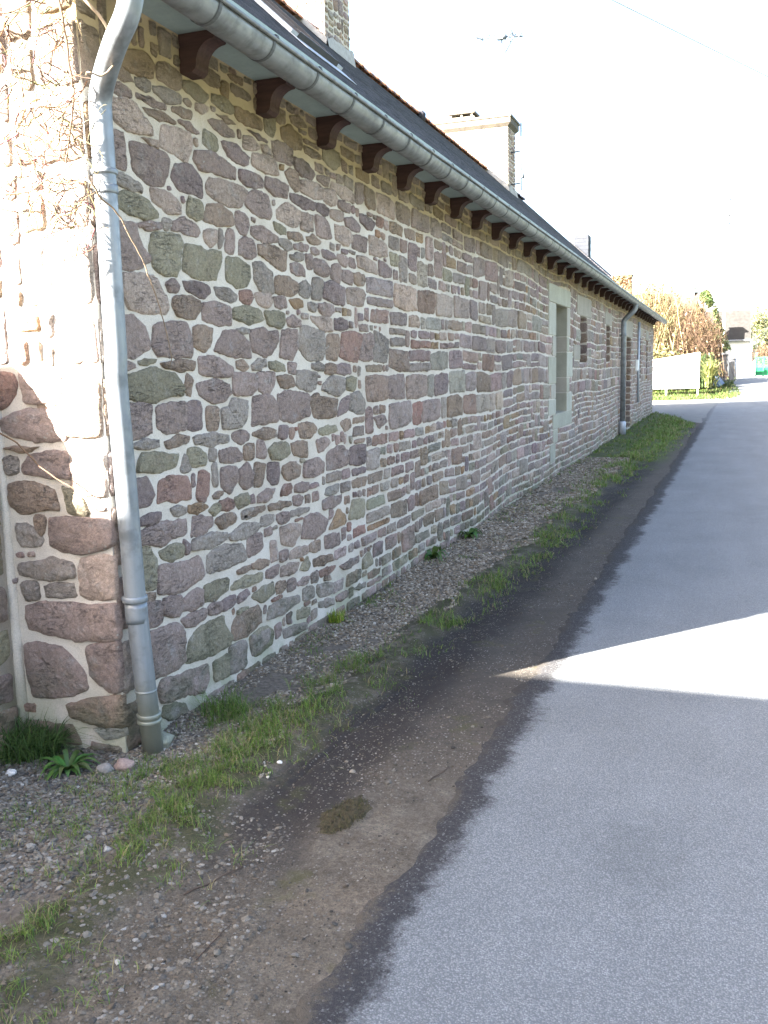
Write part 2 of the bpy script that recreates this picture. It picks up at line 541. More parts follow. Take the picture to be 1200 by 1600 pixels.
M = dict(
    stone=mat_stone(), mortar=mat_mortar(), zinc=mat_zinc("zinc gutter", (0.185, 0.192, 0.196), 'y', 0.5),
    pipe=mat_zinc("zinc pipe", (0.20, 0.218, 0.236), 'z', 0.45), wood=mat_wood(), slate=mat_slate(),
    granite=mat_granite(), road=mat_road(), ground=mat_ground(),
    soffit=mat_plain("painted soffit", (0.30, 0.36, 0.335), 0.6, var=0.12, scale=5),
    tile=mat_plain("terracotta tile", (0.19, 0.10, 0.065), 0.85, var=0.35, scale=14),
    cement=mat_plain("cement flashing", (0.36, 0.345, 0.325), 0.95, var=0.25, scale=9, bump=0.5),
    white=mat_plain("white paint", (0.80, 0.80, 0.78), 0.6, var=0.05, scale=3),
    render=mat_plain("white render", (0.78, 0.76, 0.71), 0.9, var=0.08, scale=2, bump=0.3),
    dark=mat_plain("dark metal", (0.05, 0.05, 0.055), 0.5, var=0.2),
    alu=mat_plain("aluminium", (0.62, 0.63, 0.65), 0.4, metal=0.7, var=0.1),
    steel=mat_plain("galvanised steel", (0.42, 0.45, 0.50), 0.5, metal=0.4, var=0.15),
    glass=mat_plain("window glass", (0.03, 0.035, 0.04), 0.08, var=0.1, spec=0.8),
    pebble=mat_attr("gravel stones", 0.9, 0.25, 90), grass=mat_attr("grass blades", 0.6, 0.15, 20, 0.3, 0.25),
    leaf=mat_attr("leaves", 0.55, 0.15, 15, 0.35, 0.25), bark=mat_attr("bark and twigs", 0.9, 0.25, 30),
    green=mat_plain("green paint", (0.03, 0.22, 0.10), 0.5, var=0.15),
    block=mat_plain("concrete blocks", (0.14, 0.145, 0.155), 0.95, var=0.2, scale=6, bump=0.4),
    sheet=mat_plain("faded blue sheet", (0.13, 0.18, 0.26), 0.6, var=0.12, scale=3),
    roofgrey=mat_plain("weathered roof", (0.035, 0.033, 0.031), 0.9, var=0.3, scale=4),
    rooftan=mat_plain("tan roof", (0.06, 0.048, 0.036), 0.9, var=0.25, scale=3),
    brick=mat_plain("ivy stained brick", (0.13, 0.085, 0.06), 0.9, var=0.4, scale=8),
    hook=mat_plain("tarnished zinc", (0.085, 0.088, 0.09), 0.6, var=0.2), capstone=mat_plain("weathered cap stone", (0.12, 0.108, 0.09), 0.9, var=0.3, scale=6), aerial=mat_plain("dull aerial metal", (0.10, 0.12, 0.14), 0.6, var=0.1),
    concrete=mat_plain("pole concrete", (0.55, 0.54, 0.52), 0.9, var=0.1),
    moss=mat_plain("moss", (0.066, 0.055, 0.034), 0.95, var=0.5, scale=40, bump=0.9),
)

# outlines of the nearest stones, in millimetres on the wall and gable planes
TRACED_WALL = """
o 3446,2906 3522,2958 3654,2987 3713,2957 3697,2897 3568,2885 3448,2889
b 3749,2967 3801,2987 3926,2983 3930,2918 3902,2905 3738,2910
b 4099,3048 4159,3071 4286,3071 4274,3011 4201,3006 4095,3013
o 4384,3101 4525,3117 4509,3088 4409,3089
o 4315,3046 4379,3051 4367,2989 4304,2998
b 3430,2876 3521,2872 3550,2844 3473,2836 3404,2840
g 3571,2868 3680,2876 3662,2837 3577,2836
g 3704,2872 3916,2886 3917,2850 3815,2828 3706,2843
n 3961,2957 4091,2971 4177,2947 4143,2906 4028,2909 3952,2924
n 4215,2969 4346,2972 4409,2951 4399,2918 4198,2923
p 3379,2803 3470,2807 3536,2802 3534,2778 3431,2767 3371,2772
p 3573,2801 3702,2810 3792,2806 3790,2786 3632,2782 3571,2785
b 3610,2756 3718,2766 3850,2765 3858,2744 3714,2736 3637,2736
b 3845,2819 4009,2836 4018,2815 3994,2798 3848,2794
b 3958,2880 4013,2877 4006,2861 3957,2866
k 4054,2884 4165,2891 4157,2869 4102,2853 4051,2858
k 3377,2743 3536,2758 3571,2736 3662,2699 3662,2654 3487,2639 3401,2655
p 3898,2770 3981,2772 4064,2757 4068,2743 4000,2745 3902,2757
p 4160,2834 4234,2851 4411,2840 4421,2808 4355,2796 4217,2802
b 4237,2879 4390,2888 4442,2878 4374,2866
o 4443,2965 4572,2959 4670,2937 4667,2907 4471,2903 4439,2921
k 3763,2717 3899,2726 3971,2730 3993,2678 3951,2595 3845,2613 3727,2617 3744,2680
n 4124,2779 4231,2764 4232,2710 4182,2699 4100,2712
d 4282,2765 4431,2769 4559,2744 4555,2705 4491,2686 4346,2702
k 3587,2624 3704,2639 3706,2610 3662,2614
p 3370,2608 3458,2612 3465,2557 3460,2471 3416,2476 3361,2485
p 3505,2591 3612,2598 3760,2596 3788,2569 3772,2516 3740,2455 3606,2445 3515,2479
p 4031,2660 4181,2687 4421,2660 4415,2599 4309,2590 4184,2598 4063,2578 4010,2618
d 3846,2569 3983,2581 4077,2542 4074,2450 3972,2466 3872,2457 3812,2501
k 4145,2563 4307,2571 4439,2575 4514,2562 4449,2465 4296,2457 4124,2479 4116,2519
d 4461,2655 4645,2670 4639,2603 4537,2592 4456,2610
g 3373,2440 3431,2448 3575,2426 3578,2405 3553,2393 3374,2404
n 3386,2358 3451,2382 3588,2370 3666,2322 3649,2300 3580,2288 3460,2297 3377,2316
k 3638,2429 3713,2434 3824,2413 3875,2381 3849,2346 3755,2346 3647,2374
n 3947,2441 4071,2423 4053,2361 3994,2346 3922,2359
b 4119,2430 4244,2446 4358,2423 4358,2360 4247,2351 4063,2344
p 4399,2435 4495,2440 4534,2403 4500,2343 4430,2337 4393,2371
p 3525,2264 3697,2285 3700,2260 3575,2244 3527,2243
g 3715,2307 3772,2309 3757,2268 3721,2266
p 3798,2307 3903,2333 4025,2315 4028,2286 3997,2264 3874,2272 3793,2267
k 4065,2302 4194,2316 4182,2262 4136,2236 4078,2256
g 4219,2322 4251,2327 4237,2244 4205,2240
p 4297,2336 4363,2335 4353,2238 4312,2218 4268,2235
p 3392,2246 3501,2256 3538,2170 3597,2133 3579,2104 3519,2079 3434,2060 3355,2071 3360,2201
n 3637,2236 3851,2252 3875,2220 3836,2106 3799,2068 3694,2065 3626,2086 3601,2171
n 3902,2223 4073,2207 4196,2218 4204,2166 4157,2075 3989,2073 3862,2097 3886,2175
n 4271,2198 4390,2200 4527,2178 4519,2098 4474,2068 4337,2064 4266,2084
p 4412,2290 4484,2318 4568,2315 4607,2259 4605,2239 4531,2221 4406,2225
k 3387,2037 3516,2046 3651,2038 3667,1995 3716,1970 3726,1920 3697,1889 3586,1889 3416,1897 3379,1969
p 3722,2033 3797,2042 3827,2024 3814,1997 3738,1989
d 3862,2044 3964,2050 4092,2039 4108,2009 4039,1983 3880,2005
g 4142,2042 4307,2036 4366,2021 4356,1988 4302,1978 4162,1994
r 4401,2036 4514,2044 4541,2019 4493,1976 4404,1994
b 3778,1969 3866,1977 4002,1968 4003,1923 3946,1878 3802,1883 3764,1927
p 4024,1955 4147,1965 4299,1952 4297,1862 4186,1857 4016,1875
n 4326,1953 4464,1964 4623,1956 4663,1903 4484,1876 4320,1895
p 3358,1857 3441,1869 3512,1831 3545,1782 3544,1727 3441,1698 3358,1692 3353,1767
p 3600,1834 3876,1857 3913,1775 3911,1699 3708,1701 3616,1700 3580,1739
b 3931,1841 4097,1841 4078,1766 4013,1722 3922,1751
p 4209,1826 4314,1830 4461,1788 4498,1721 4481,1694 4342,1703 4110,1723
g 4356,1844 4467,1848 4472,1822 4354,1828
p 3356,1668 3429,1668 3431,1649 3362,1641
n 3462,1677 3584,1683 3582,1669 3475,1660
n 3349,1607 3434,1627 3579,1640 3742,1619 3801,1553 3792,1518 3637,1517 3584,1496 3384,1514 3348,1553
b 3632,1666 3836,1684 3921,1678 3922,1636 3787,1633 3661,1646
p 3963,1700 4132,1695 4270,1654 4274,1621 4239,1599 3966,1611
b 4333,1680 4409,1677 4462,1647 4425,1630 4330,1647
b 3845,1609 3890,1600 3870,1515 3825,1523
p 3927,1569 4109,1584 4241,1556 4244,1517 4188,1480 4086,1474 3956,1513
p 4287,1621 4546,1605 4539,1536 4477,1500 4283,1509
p 3346,1494 3538,1486 3535,1361 3451,1350 3348,1341
p 3582,1473 3729,1484 3827,1484 3820,1360 3641,1354 3582,1381
d 3838,1483 3953,1482 3959,1358 3917,1351 3828,1360
b 4016,1455 4120,1444 4117,1341 4005,1345
g 4152,1442 4237,1445 4267,1484 4439,1471 4391,1344 4161,1338
g 3369,1323 3478,1331 3571,1324 3568,1293 3446,1297 3371,1306
b 3627,1314 3756,1331 3845,1325 3836,1292 3741,1291 3665,1282
g 3873,1323 4046,1323 4216,1302 4213,1269 4040,1263 3887,1285
p 4250,1306 4388,1314 4436,1293 4426,1263 4313,1252 4254,1279
n 3453,1277 3621,1259 3742,1248 3709,1189 3634,1185 3531,1184 3406,1197 3431,1251
n 3822,1266 3930,1254 3987,1223 3971,1181 3841,1178 3812,1227
g 3791,1244 3840,1166 3783,1157 3745,1173
g 4013,1243 4075,1235 4057,1188 4015,1202
p 4112,1232 4297,1229 4348,1184 4338,1158 4119,1169
b 4373,1230 4482,1238 4483,1172 4445,1158 4367,1165
d 3365,1163 3480,1161 3518,1099 3487,1045 3371,1045 3365,1113
r 3567,1133 3651,1150 3802,1130 3826,1028 3682,1030 3640,1044 3547,1040
r 3907,1137 3955,1144 4002,1127 3987,1039 3953,999 3878,1022
g 4030,1162 4074,1164 4076,1060 4038,1058
p 4116,1140 4274,1131 4273,1056 4194,1002 4120,1048
p 4313,1113 4400,1138 4445,1078 4432,1017 4359,1009 4306,1039
b 4028,1014 4117,1022 4122,1005 4039,997
g 3642,1005 3766,994 3768,960 3675,967
o 3800,995 3916,988 3973,964 3900,949 3818,952 3792,971
n 3978,947 4080,968 4076,929 4031,917
r 4087,977 4204,968 4242,939 4226,921 4095,930
n 4245,972 4385,981 4387,925 4294,914 4255,937
d 3380,993 3553,1001 3564,964 3488,958 3376,959
p 3399,944 3578,944 3771,937 3769,857 3632,863 3567,845 3430,873 3369,892
p 3834,934 4017,906 4007,868 3913,839 3807,838
b 4047,895 4224,897 4255,869 4219,841 4099,837 4045,869
g 4320,893 4478,884 4490,847 4323,848
g 3818,830 4059,820 4155,807 4158,770 4053,756 3800,774
g 4167,795 4327,816 4471,807 4529,784 4466,751 4306,744 4184,759
n 3534,821 3705,832 3741,801 3726,766 3622,762 3551,785
d 3738,832 3775,807 3766,771 3749,774
n 3376,863 3466,849 3504,780 3497,663 3466,661 3381,687
p 3527,757 3610,747 3750,724 3855,744 3888,709 3917,639 3878,615 3681,602 3514,629 3510,690
g 3944,730 4051,743 4304,723 4345,632 4337,620 4117,623 3928,633
p 4362,734 4525,741 4525,655 4381,632 4353,644
b 4235,585 4384,585 4389,559 4247,565
n 3898,578 4112,570 4151,555 4132,504 3988,485 3903,499
n 4161,525 4272,535 4505,521 4500,471 4158,492
b 3386,648 3474,641 3482,613 3402,615
p 3547,597 3679,584 3694,512 3670,487 3544,525
p 3705,559 3839,579 3879,563 3884,497 3783,490 3704,500
p 3383,614 3520,592 3541,544 3520,490 3400,504
p 3673,468 3887,467 3910,451 3882,413 3729,412
p 3416,470 3645,459 3693,393 3686,263 3623,244 3443,246 3424,349
n 3740,348 3831,381 4055,384 4076,335 4148,246 4118,213 3780,227 3701,245
b 4153,300 4198,344 4443,346 4484,299 4471,236 4269,212 4160,229
n 4222,373 4342,367 4340,350 4213,351
p 3503,233 3640,201 3896,182 3906,102 3845,42 3708,89 3481,118 3459,199
n 3944,170 4100,170 4095,54 3960,77
g 4116,200 4282,191 4283,51 4116,54
n 4333,194 4506,205 4598,172 4607,87 4387,70
n 3490,102 3670,57 3699,2 3535,24 3485,55
p 3937,471 4062,460 4051,409 3932,423
d 4076,464 4182,465 4206,425 4070,404
d 4243,451 4336,461 4369,428 4232,408
o 4530,2949 4673,2970 4738,2959 4726,2910 4610,2910 4525,2900
n 4762,2978 4872,3010 4891,2960 4863,2914 4771,2914
o 4964,2977 5066,3014 5236,2988 5229,2914 5090,2900 4976,2924
b 4900,3061 5022,3076 5025,3018 4895,2998
b 5088,3075 5263,3095 5313,3056 5118,3033
b 5268,2944 5491,2946 5508,2911 5282,2903
n 5554,3004 5800,3008 5826,2934 5707,2895 5547,2919
d 4558,2879 4798,2873 4781,2856 4677,2860
k 4519,2839 4632,2844 4696,2821 4672,2800 4513,2774
k 4719,2833 4817,2830 4830,2798 4731,2802
p 4837,2881 4941,2896 5097,2887 5098,2799 4869,2799
d 5128,2854 5314,2851 5423,2812 5381,2771 5181,2768 5124,2807
k 4611,2774 4852,2789 4916,2713 4797,2698 4591,2705
b 4992,2740 5079,2777 5181,2761 5173,2672 5120,2664 5038,2699
k 5206,2743 5515,2760 5507,2671 5410,2667 5199,2670
p 5451,2810 5630,2827 5605,2768 5458,2781
k 5680,2812 6027,2807 6045,2735 5822,2741 5656,2769
k 5533,2740 5696,2760 5745,2713 5710,2667 5527,2670
p 5777,2718 5975,2716 5970,2658 5773,2669
p 4749,2675 5036,2678 5021,2605 4850,2598 4736,2613
p 4558,2664 4703,2660 4713,2612 4595,2595 4552,2601
d 5058,2643 5399,2642 5385,2587 5219,2585 5055,2603
d 5427,2643 5625,2639 5600,2588 5423,2593
k 5645,2638 5869,2651 5831,2585 5641,2586
p 4512,2542 4637,2583 4771,2578 4816,2483 4775,2456 4640,2457 4506,2483
k 4859,2516 4994,2572 5164,2562 5167,2497 5102,2452 4870,2470
k 5189,2551 5363,2554 5365,2464 5190,2456
p 5402,2567 5598,2557 5661,2454 5411,2447
k 5701,2555 5984,2544 6015,2497 5931,2442 5714,2461
d 5856,2617 6037,2634 6165,2601 6137,2555 5896,2565
d 6147,2692 6457,2667 6375,2603 6154,2625
p 6006,2525 6270,2537 6238,2438 5999,2437
k 6322,2570 6664,2539 6714,2453 6312,2428
p 4561,2387 4679,2399 4862,2371 4851,2338 4702,2324 4556,2340
n 4821,2445 4982,2439 4978,2393 4849,2404
b 4996,2416 5187,2426 5193,2390 5010,2382
b 5259,2420 5372,2438 5486,2418 5445,2393 5275,2392
g 4885,2367 5042,2365 5065,2324 4987,2315 4890,2333
p 5085,2359 5292,2376 5270,2339 5091,2327
b 4633,2303 4762,2314 4986,2301 4960,2198 4894,2188 4739,2233 4628,2248
g 4558,2201 4677,2213 4764,2166 4778,2056 4647,2060 4570,2102
b 4826,2154 4990,2158 5109,2131 5104,2079 5015,2058 4817,2059
g 5019,2290 5214,2318 5210,2277 5033,2263
p 5023,2244 5190,2249 5230,2185 5027,2190
p 5241,2314 5343,2317 5327,2240 5262,2241
p 5361,2304 5497,2302 5614,2258 5549,2213 5354,2219
p 5319,2368 5462,2361 5440,2335 5325,2330
d 5483,2371 5665,2367 5704,2331 5499,2326
g 5135,2133 5236,2156 5308,2124 5265,2063 5130,2073
g 5331,2179 5467,2182 5437,2063 5303,2062
d 5506,2170 5609,2186 5854,2164 5833,2047 5640,2060 5478,2073
k 5876,2166 6145,2178 6204,2147 6161,2066 5880,2066
p 5638,2292 5788,2307 5768,2191 5611,2210
p 5807,2276 5999,2277 5980,2191 5802,2210
b 6010,2274 6201,2278 6209,2209 6028,2203
k 6078,2403 6438,2388 6498,2304 6254,2317 6084,2319
p 5729,2374 5902,2360 5875,2299 5746,2327
d 6492,2412 6794,2377 6775,2309 6511,2305
k 4564,2041 4738,2050 4765,1999 4700,1974 4596,1989
p 4791,2036 4946,2042 4959,1989 4810,1981
o 4988,2034 5172,2042 5169,2001 5061,1991
p 5396,2033 5639,2044 5656,1996 5549,1962 5411,1983
g 5244,2032 5376,2028 5353,1984 5259,1991
n 4668,1952 4922,1958 4924,1886 4865,1869 4707,1885
p 4953,1923 5040,1942 5134,1917 5123,1886 4966,1880
k 5294,1954 5611,1953 5604,1876 5501,1869 5291,1923
d 5653,1955 5871,1957 5877,1894 5647,1882
p 4495,1846 4643,1854 4703,1839 4823,1854 4825,1789 4739,1724 4645,1709 4514,1735
p 4879,1848 4964,1862 5093,1852 5095,1773 5018,1694 4842,1703
g 5132,1894 5480,1860 5446,1692 5215,1687 5102,1751
b 5519,1845 5708,1851 5690,1751 5653,1693 5487,1696
r 5775,1869 5980,1880 6146,1863 6064,1739 6036,1678 5719,1710
p 6146,1863 6336,1878 6310,1696 6073,1695
g 6377,1906 6672,1841 6633,1679 6349,1687
g 4492,1660 4583,1688 4674,1685 4670,1646 4504,1633
n 4704,1678 4880,1667 4909,1623 4700,1639
p 4947,1667 5051,1668 5037,1608 4942,1616
g 5269,1668 5444,1664 5451,1620 5276,1637
b 5484,1664 5640,1660 5635,1602 5470,1608
d 5661,1660 5894,1664 5924,1600 5656,1602
p 4554,1615 4777,1617 4756,1553 4687,1498 4568,1522
b 4792,1595 5009,1593 5021,1533 4834,1530
g 5056,1630 5341,1613 5314,1519 5236,1497 5048,1532
g 5434,1540 5560,1583 5797,1576 5790,1491 5677,1460 5411,1500
n 5830,1575 6004,1573 5974,1486 5824,1494
p 4491,1490 4702,1486 4792,1422 4785,1342 4596,1342 4469,1333
p 4782,1495 4899,1506 5198,1490 5205,1358 5004,1330 4818,1340
b 5233,1466 5350,1486 5387,1453 5643,1440 5613,1321 5279,1334
d 5718,1417 5855,1459 5848,1360 5645,1319
g 5890,1462 6044,1471 6150,1410 6106,1318 5870,1351
b 4473,1298 4639,1311 4748,1294 4745,1258 4649,1250 4485,1276
d 4799,1312 4898,1306 4884,1240 4776,1248
b 5055,1312 5258,1304 5312,1257 5213,1220 5066,1227
n 5332,1264 5619,1270 5637,1227 5368,1221
b 5685,1283 5866,1299 5885,1246 5769,1223
p 6320,1284 6550,1286 6617,1239 6434,1203
n 4644,1193 4725,1219 4889,1210 4927,1154 4882,1128 4686,1132
p 4527,1245 4602,1239 4627,1180 4609,1153 4504,1163
b 4380,1229 4482,1235 4468,1166 4374,1161
b 4940,1206 5164,1196 5165,1102 4969,1135
p 5297,1194 5487,1196 5526,1160 5339,1110
p 5459,1100 5717,1128 5826,1076 5796,992 5449,985
d 5851,1100 6140,1103 6130,967 5842,983
b 4479,1130 4590,1112 4565,1008 4460,1007
d 4637,1115 4771,1102 4762,992 4673,995 4622,1037
b 4827,1081 4982,1088 5069,1057 5046,997 4870,994 4807,1039
p 5125,1074 5336,1082 5423,1037 5397,974 5090,984
g 4533,826 4689,817 4677,774 4513,772
p 4721,812 4871,805 4867,760 4781,747 4718,775
g 4905,807 5158,794 5136,765 4902,769
b 4616,883 4911,868 4925,835 4628,848
b 4333,885 4569,886 4567,857 4330,851
p 4500,952 4639,970 4710,961 4650,911 4496,910
r 4817,963 4919,966 4932,911 4779,912
p 4970,952 5152,950 5138,900 4967,906
p 4947,886 5071,869 5049,825 4951,835
k 4747,733 5021,712 5025,648 4904,599 4771,631
p 5097,739 5288,734 5434,671 5397,601 5236,588 5031,616
o 5618,711 5747,648 5732,598 5449,597
n 5869,736 6111,712 6090,595 5790,615
p 5374,812 5691,800 5665,747 5368,739
k 4885,572 5119,560 5105,506 4863,522
b 5147,563 5313,558 5307,492 5134,517
p 5385,570 5627,554 5632,475 5388,485
p 4742,591 4851,579 4829,529 4737,536
b 5196,456 5488,437 5495,388 5201,406
n 4997,432 5113,489 5155,432 5106,410
b 4392,594 4588,580 4592,539 4403,556
p 4566,515 4727,519 4706,463 4562,472
k 4742,501 4983,483 4961,432 4737,441
r 5277,366 5546,348 5500,319 5293,320
n 4390,416 4638,436 4656,369 4505,353 4388,395
b 4677,417 4793,406 4788,353 4680,359
p 4826,399 4939,389 4925,329 4821,338
p 4964,360 5122,370 5099,330 4952,335
g 5240,282 5473,247 5478,177 5283,197 5226,236
g 5032,305 5200,279 5186,220 5025,230
g 4579,312 4966,288 4989,235 4700,221 4548,231
n 4940,191 5124,169 5101,126 4935,137
p 5610,330 5959,333 5968,285 5696,286
n 6030,291 6185,317 6231,222 6025,218
b 6123,169 6389,161 6358,118 6145,126
g 5787,123 6093,118 6065,78
g 4340,199 4552,185 4578,125 4358,78
g 4742,126 5041,93 5056,48 4754,68
p 5529,139 5730,136 5727,92 5548,99
g 5260,169 5507,135 5482,98 5257,128
"""
TRACED_GABLE = """
r -2913,1635 -2846,1628 -2830,1590 -2848,1547 -2886,1504 -2930,1483
p -2801,1635 -2711,1641 -2596,1612 -2611,1517 -2784,1509
p -2935,1434 -2856,1461 -2794,1476 -2608,1475 -2567,1432 -2600,1349 -2686,1349 -2819,1359 -2885,1379 -2938,1401
b -2919,1323 -2810,1318 -2742,1324 -2784,1302 -2913,1312
g -2924,1273 -2862,1274 -2858,1213 -2917,1207
p -2830,1252 -2772,1291 -2691,1297 -2598,1303 -2582,1190 -2700,1199 -2831,1208
b -2909,1156 -2824,1175 -2679,1139 -2654,1051 -2761,1054 -2852,1034 -2910,1072
n -2625,1151 -2561,1125 -2508,1056 -2517,1033 -2608,1047
b -2788,1022 -2734,1021 -2742,971 -2761,948 -2785,986
g -2895,982 -2829,984 -2759,931 -2769,897 -2866,893
p -2707,1017 -2402,1021 -2402,912 -2464,887 -2636,874 -2715,899
g -2890,814 -2749,824 -2717,838 -2612,828 -2596,762 -2726,749 -2887,759
g -2887,720 -2800,732 -2799,661 -2868,644
g -2767,721 -2613,736 -2606,682 -2748,670
k -2562,846 -2432,864 -2402,862 -2402,688 -2536,677 -2567,701
p -2878,617 -2782,643 -2554,644 -2412,660 -2402,658 -2402,508 -2448,487 -2619,492 -2865,513
p -2891,445 -2816,451 -2693,435 -2594,352 -2578,269 -2665,234 -2872,203 -2893,312
p -2570,458 -2426,489 -2402,495 -2402,274 -2465,273 -2550,337
b -2693,185 -2560,218 -2402,255 -2402,153 -2402,113 -2538,115 -2674,133
w -2556,87 -2402,108 -2402,73 -2498,54
"""

# ------------------------------------------------------------------ rubble masonry
PAL = {'p': (0.342, 0.26, 0.227), 'd': (0.268, 0.205, 0.19), 'g': (0.353, 0.3, 0.258), 'b': (0.324, 0.24, 0.183), 'o': (0.342, 0.232, 0.145), 'k': (0.446, 0.345, 0.286), 'n': (0.318, 0.28, 0.2), 'r': (0.32, 0.204, 0.165), 'w': (0.6, 0.57, 0.53)}
PAL_KEYS = 'pppppppddgggggbbbbbokkkpnr'


def area2(P):
    return sum(P[i][0] * P[(i + 1) % len(P)][1] - P[(i + 1) % len(P)][0] * P[i][1] for i in range(len(P))) / 2


def chaikin(P, k=0.22):
    Q = []
    for i in range(len(P)):
        a = P[i]; b = P[(i + 1) % len(P)]
        Q.append((a[0] + (b[0] - a[0]) * k, a[1] + (b[1] - a[1]) * k))
        Q.append((b[0] + (a[0] - b[0]) * k, b[1] + (a[1] - b[1]) * k))
    return Q


def resample(P, sp):
    L = [0]
    for i in range(len(P)):
        a = P[i]; b = P[(i + 1) % len(P)]
        L.append(L[-1] + math.hypot(b[0] - a[0], b[1] - a[1]))
    n = max(8, int(L[-1] / sp))
    out = []; j = 0
    for k in range(n):
        t = L[-1] * k / n
        while L[j + 1] < t:
            j += 1
        a = P[j]; b = P[(j + 1) % len(P)]
        s = (t - L[j]) / max(1e-9, L[j + 1] - L[j])
        out.append((a[0] + (b[0] - a[0]) * s, a[1] + (b[1] - a[1]) * s))
    return out


def stone(mb, poly, col, to3, relief, sp, rng, mat=0, grow=0.0):
    """one stone standing a little proud of the mortar: irregular outline, broken arris, uneven face"""
    if area2(poly) < 0:
        poly = poly[::-1]
    P = resample(chaikin(chaikin(poly, 0.07), 0.17), sp)
    n = len(P)
    cx = sum(q[0] for q in P) / n; cy = sum(q[1] for q in P) / n
    if grow:
        P = [(x + (x - cx) * grow / math.hypot(x - cx, y - cy), y + (y - cy) * grow / math.hypot(x - cx, y - cy)) for x, y in P]
    s0 = rng.random() * 50
    amp = min(0.0045, sp * 0.2)
    P = [(x + noise.noise((x * 45, y * 45, s0)) * amp * 1.8 + noise.noise((x * 19, y * 19, s0)) * amp * 1.8, y + noise.noise((x * 45, y * 45, s0 + 9)) * amp * 1.8 + noise.noise((x * 19, y * 19, s0 + 5)) * amp * 1.8) for x, y in P]
    tx = rng.uniform(-1, 1) * 0.05; ty = rng.uniform(-0.3, 1) * 0.05
    rad = sum(math.hypot(x - cx, y - cy) for x, y in P) / n
    rings = []
    spec = [(0.0, -0.012), (min(0.003, rad * 0.06), relief * 0.45), (min(0.011, rad * 0.2), relief * 0.9), (rad * 0.42, relief), (rad * 0.72, relief * 1.02)]
    verts = []
    for ins, d in spec:
        for (x, y) in P:
            r = math.hypot(x - cx, y - cy)
            k = max(0.0, (r - ins * (r / rad) ** 0.6)) / max(1e-6, r)
            u = cx + (x - cx) * k; v = cy + (y - cy) * k
            dd = d
            if d > 0:
                dd += (u - cx) * tx + (v - cy) * ty
                dd += noise.noise((u * 16, v * 16, s0)) * 0.006 + noise.noise((u * 48, v * 48, s0)) * 0.0055 - abs(noise.noise((u * 9, v * 12, s0 + 3))) * 0.016 + 0.003
                dd = max(dd, 0.0065 if ins > 0.004 else 0.001)
            verts.append((u, v, dd))
    verts.append((cx, cy, relief + noise.noise((cx * 16, cy * 16, s0)) * 0.007))
    f = []
    for r in range(len(spec) - 1):
        for k in range(n):
            k2 = (k + 1) % n
            f.append((r * n + k, r * n + k2, (r + 1) * n + k2, (r + 1) * n + k))
    b = (len(spec) - 1) * n
    for k in range(n):
        f.append((b + k, b + (k + 1) % n, len(verts) - 1))
    mb.add([to3(*q) for q in verts], f, col, mat)


def inside_mask(P, u0, v0, res, nu, nv):
    """grid cells whose centre lies inside the polygon"""
    us = [q[0] for q in P]; vsx = [q[1] for q in P]
    a0 = max(0, int((min(us) - u0) / res)); a1 = min(nu, int((max(us) - u0) / res) + 2)
    b0 = max(0, int((min(vsx) - v0) / res)); b1 = min(nv, int((max(vsx) - v0) / res) + 2)
    if a1 <= a0 or b1 <= b0:
        return None
    U, V = np.meshgrid(u0 + (np.arange(a0, a1) + 0.5) * res, v0 + (np.arange(b0, b1) + 0.5) * res)
    ins = np.zeros(U.shape, bool)
    n = len(P)
    for i in range(n):
        x1, y1 = P[i]; x2, y2 = P[(i + 1) % n]
        if y1 == y2: continue
        c = ((y1 > V) != (y2 > V)) & (U < (x2 - x1) * (V - y1) / (y2 - y1) + x1)
        ins ^= c
    return a0, a1, b0, b1, ins


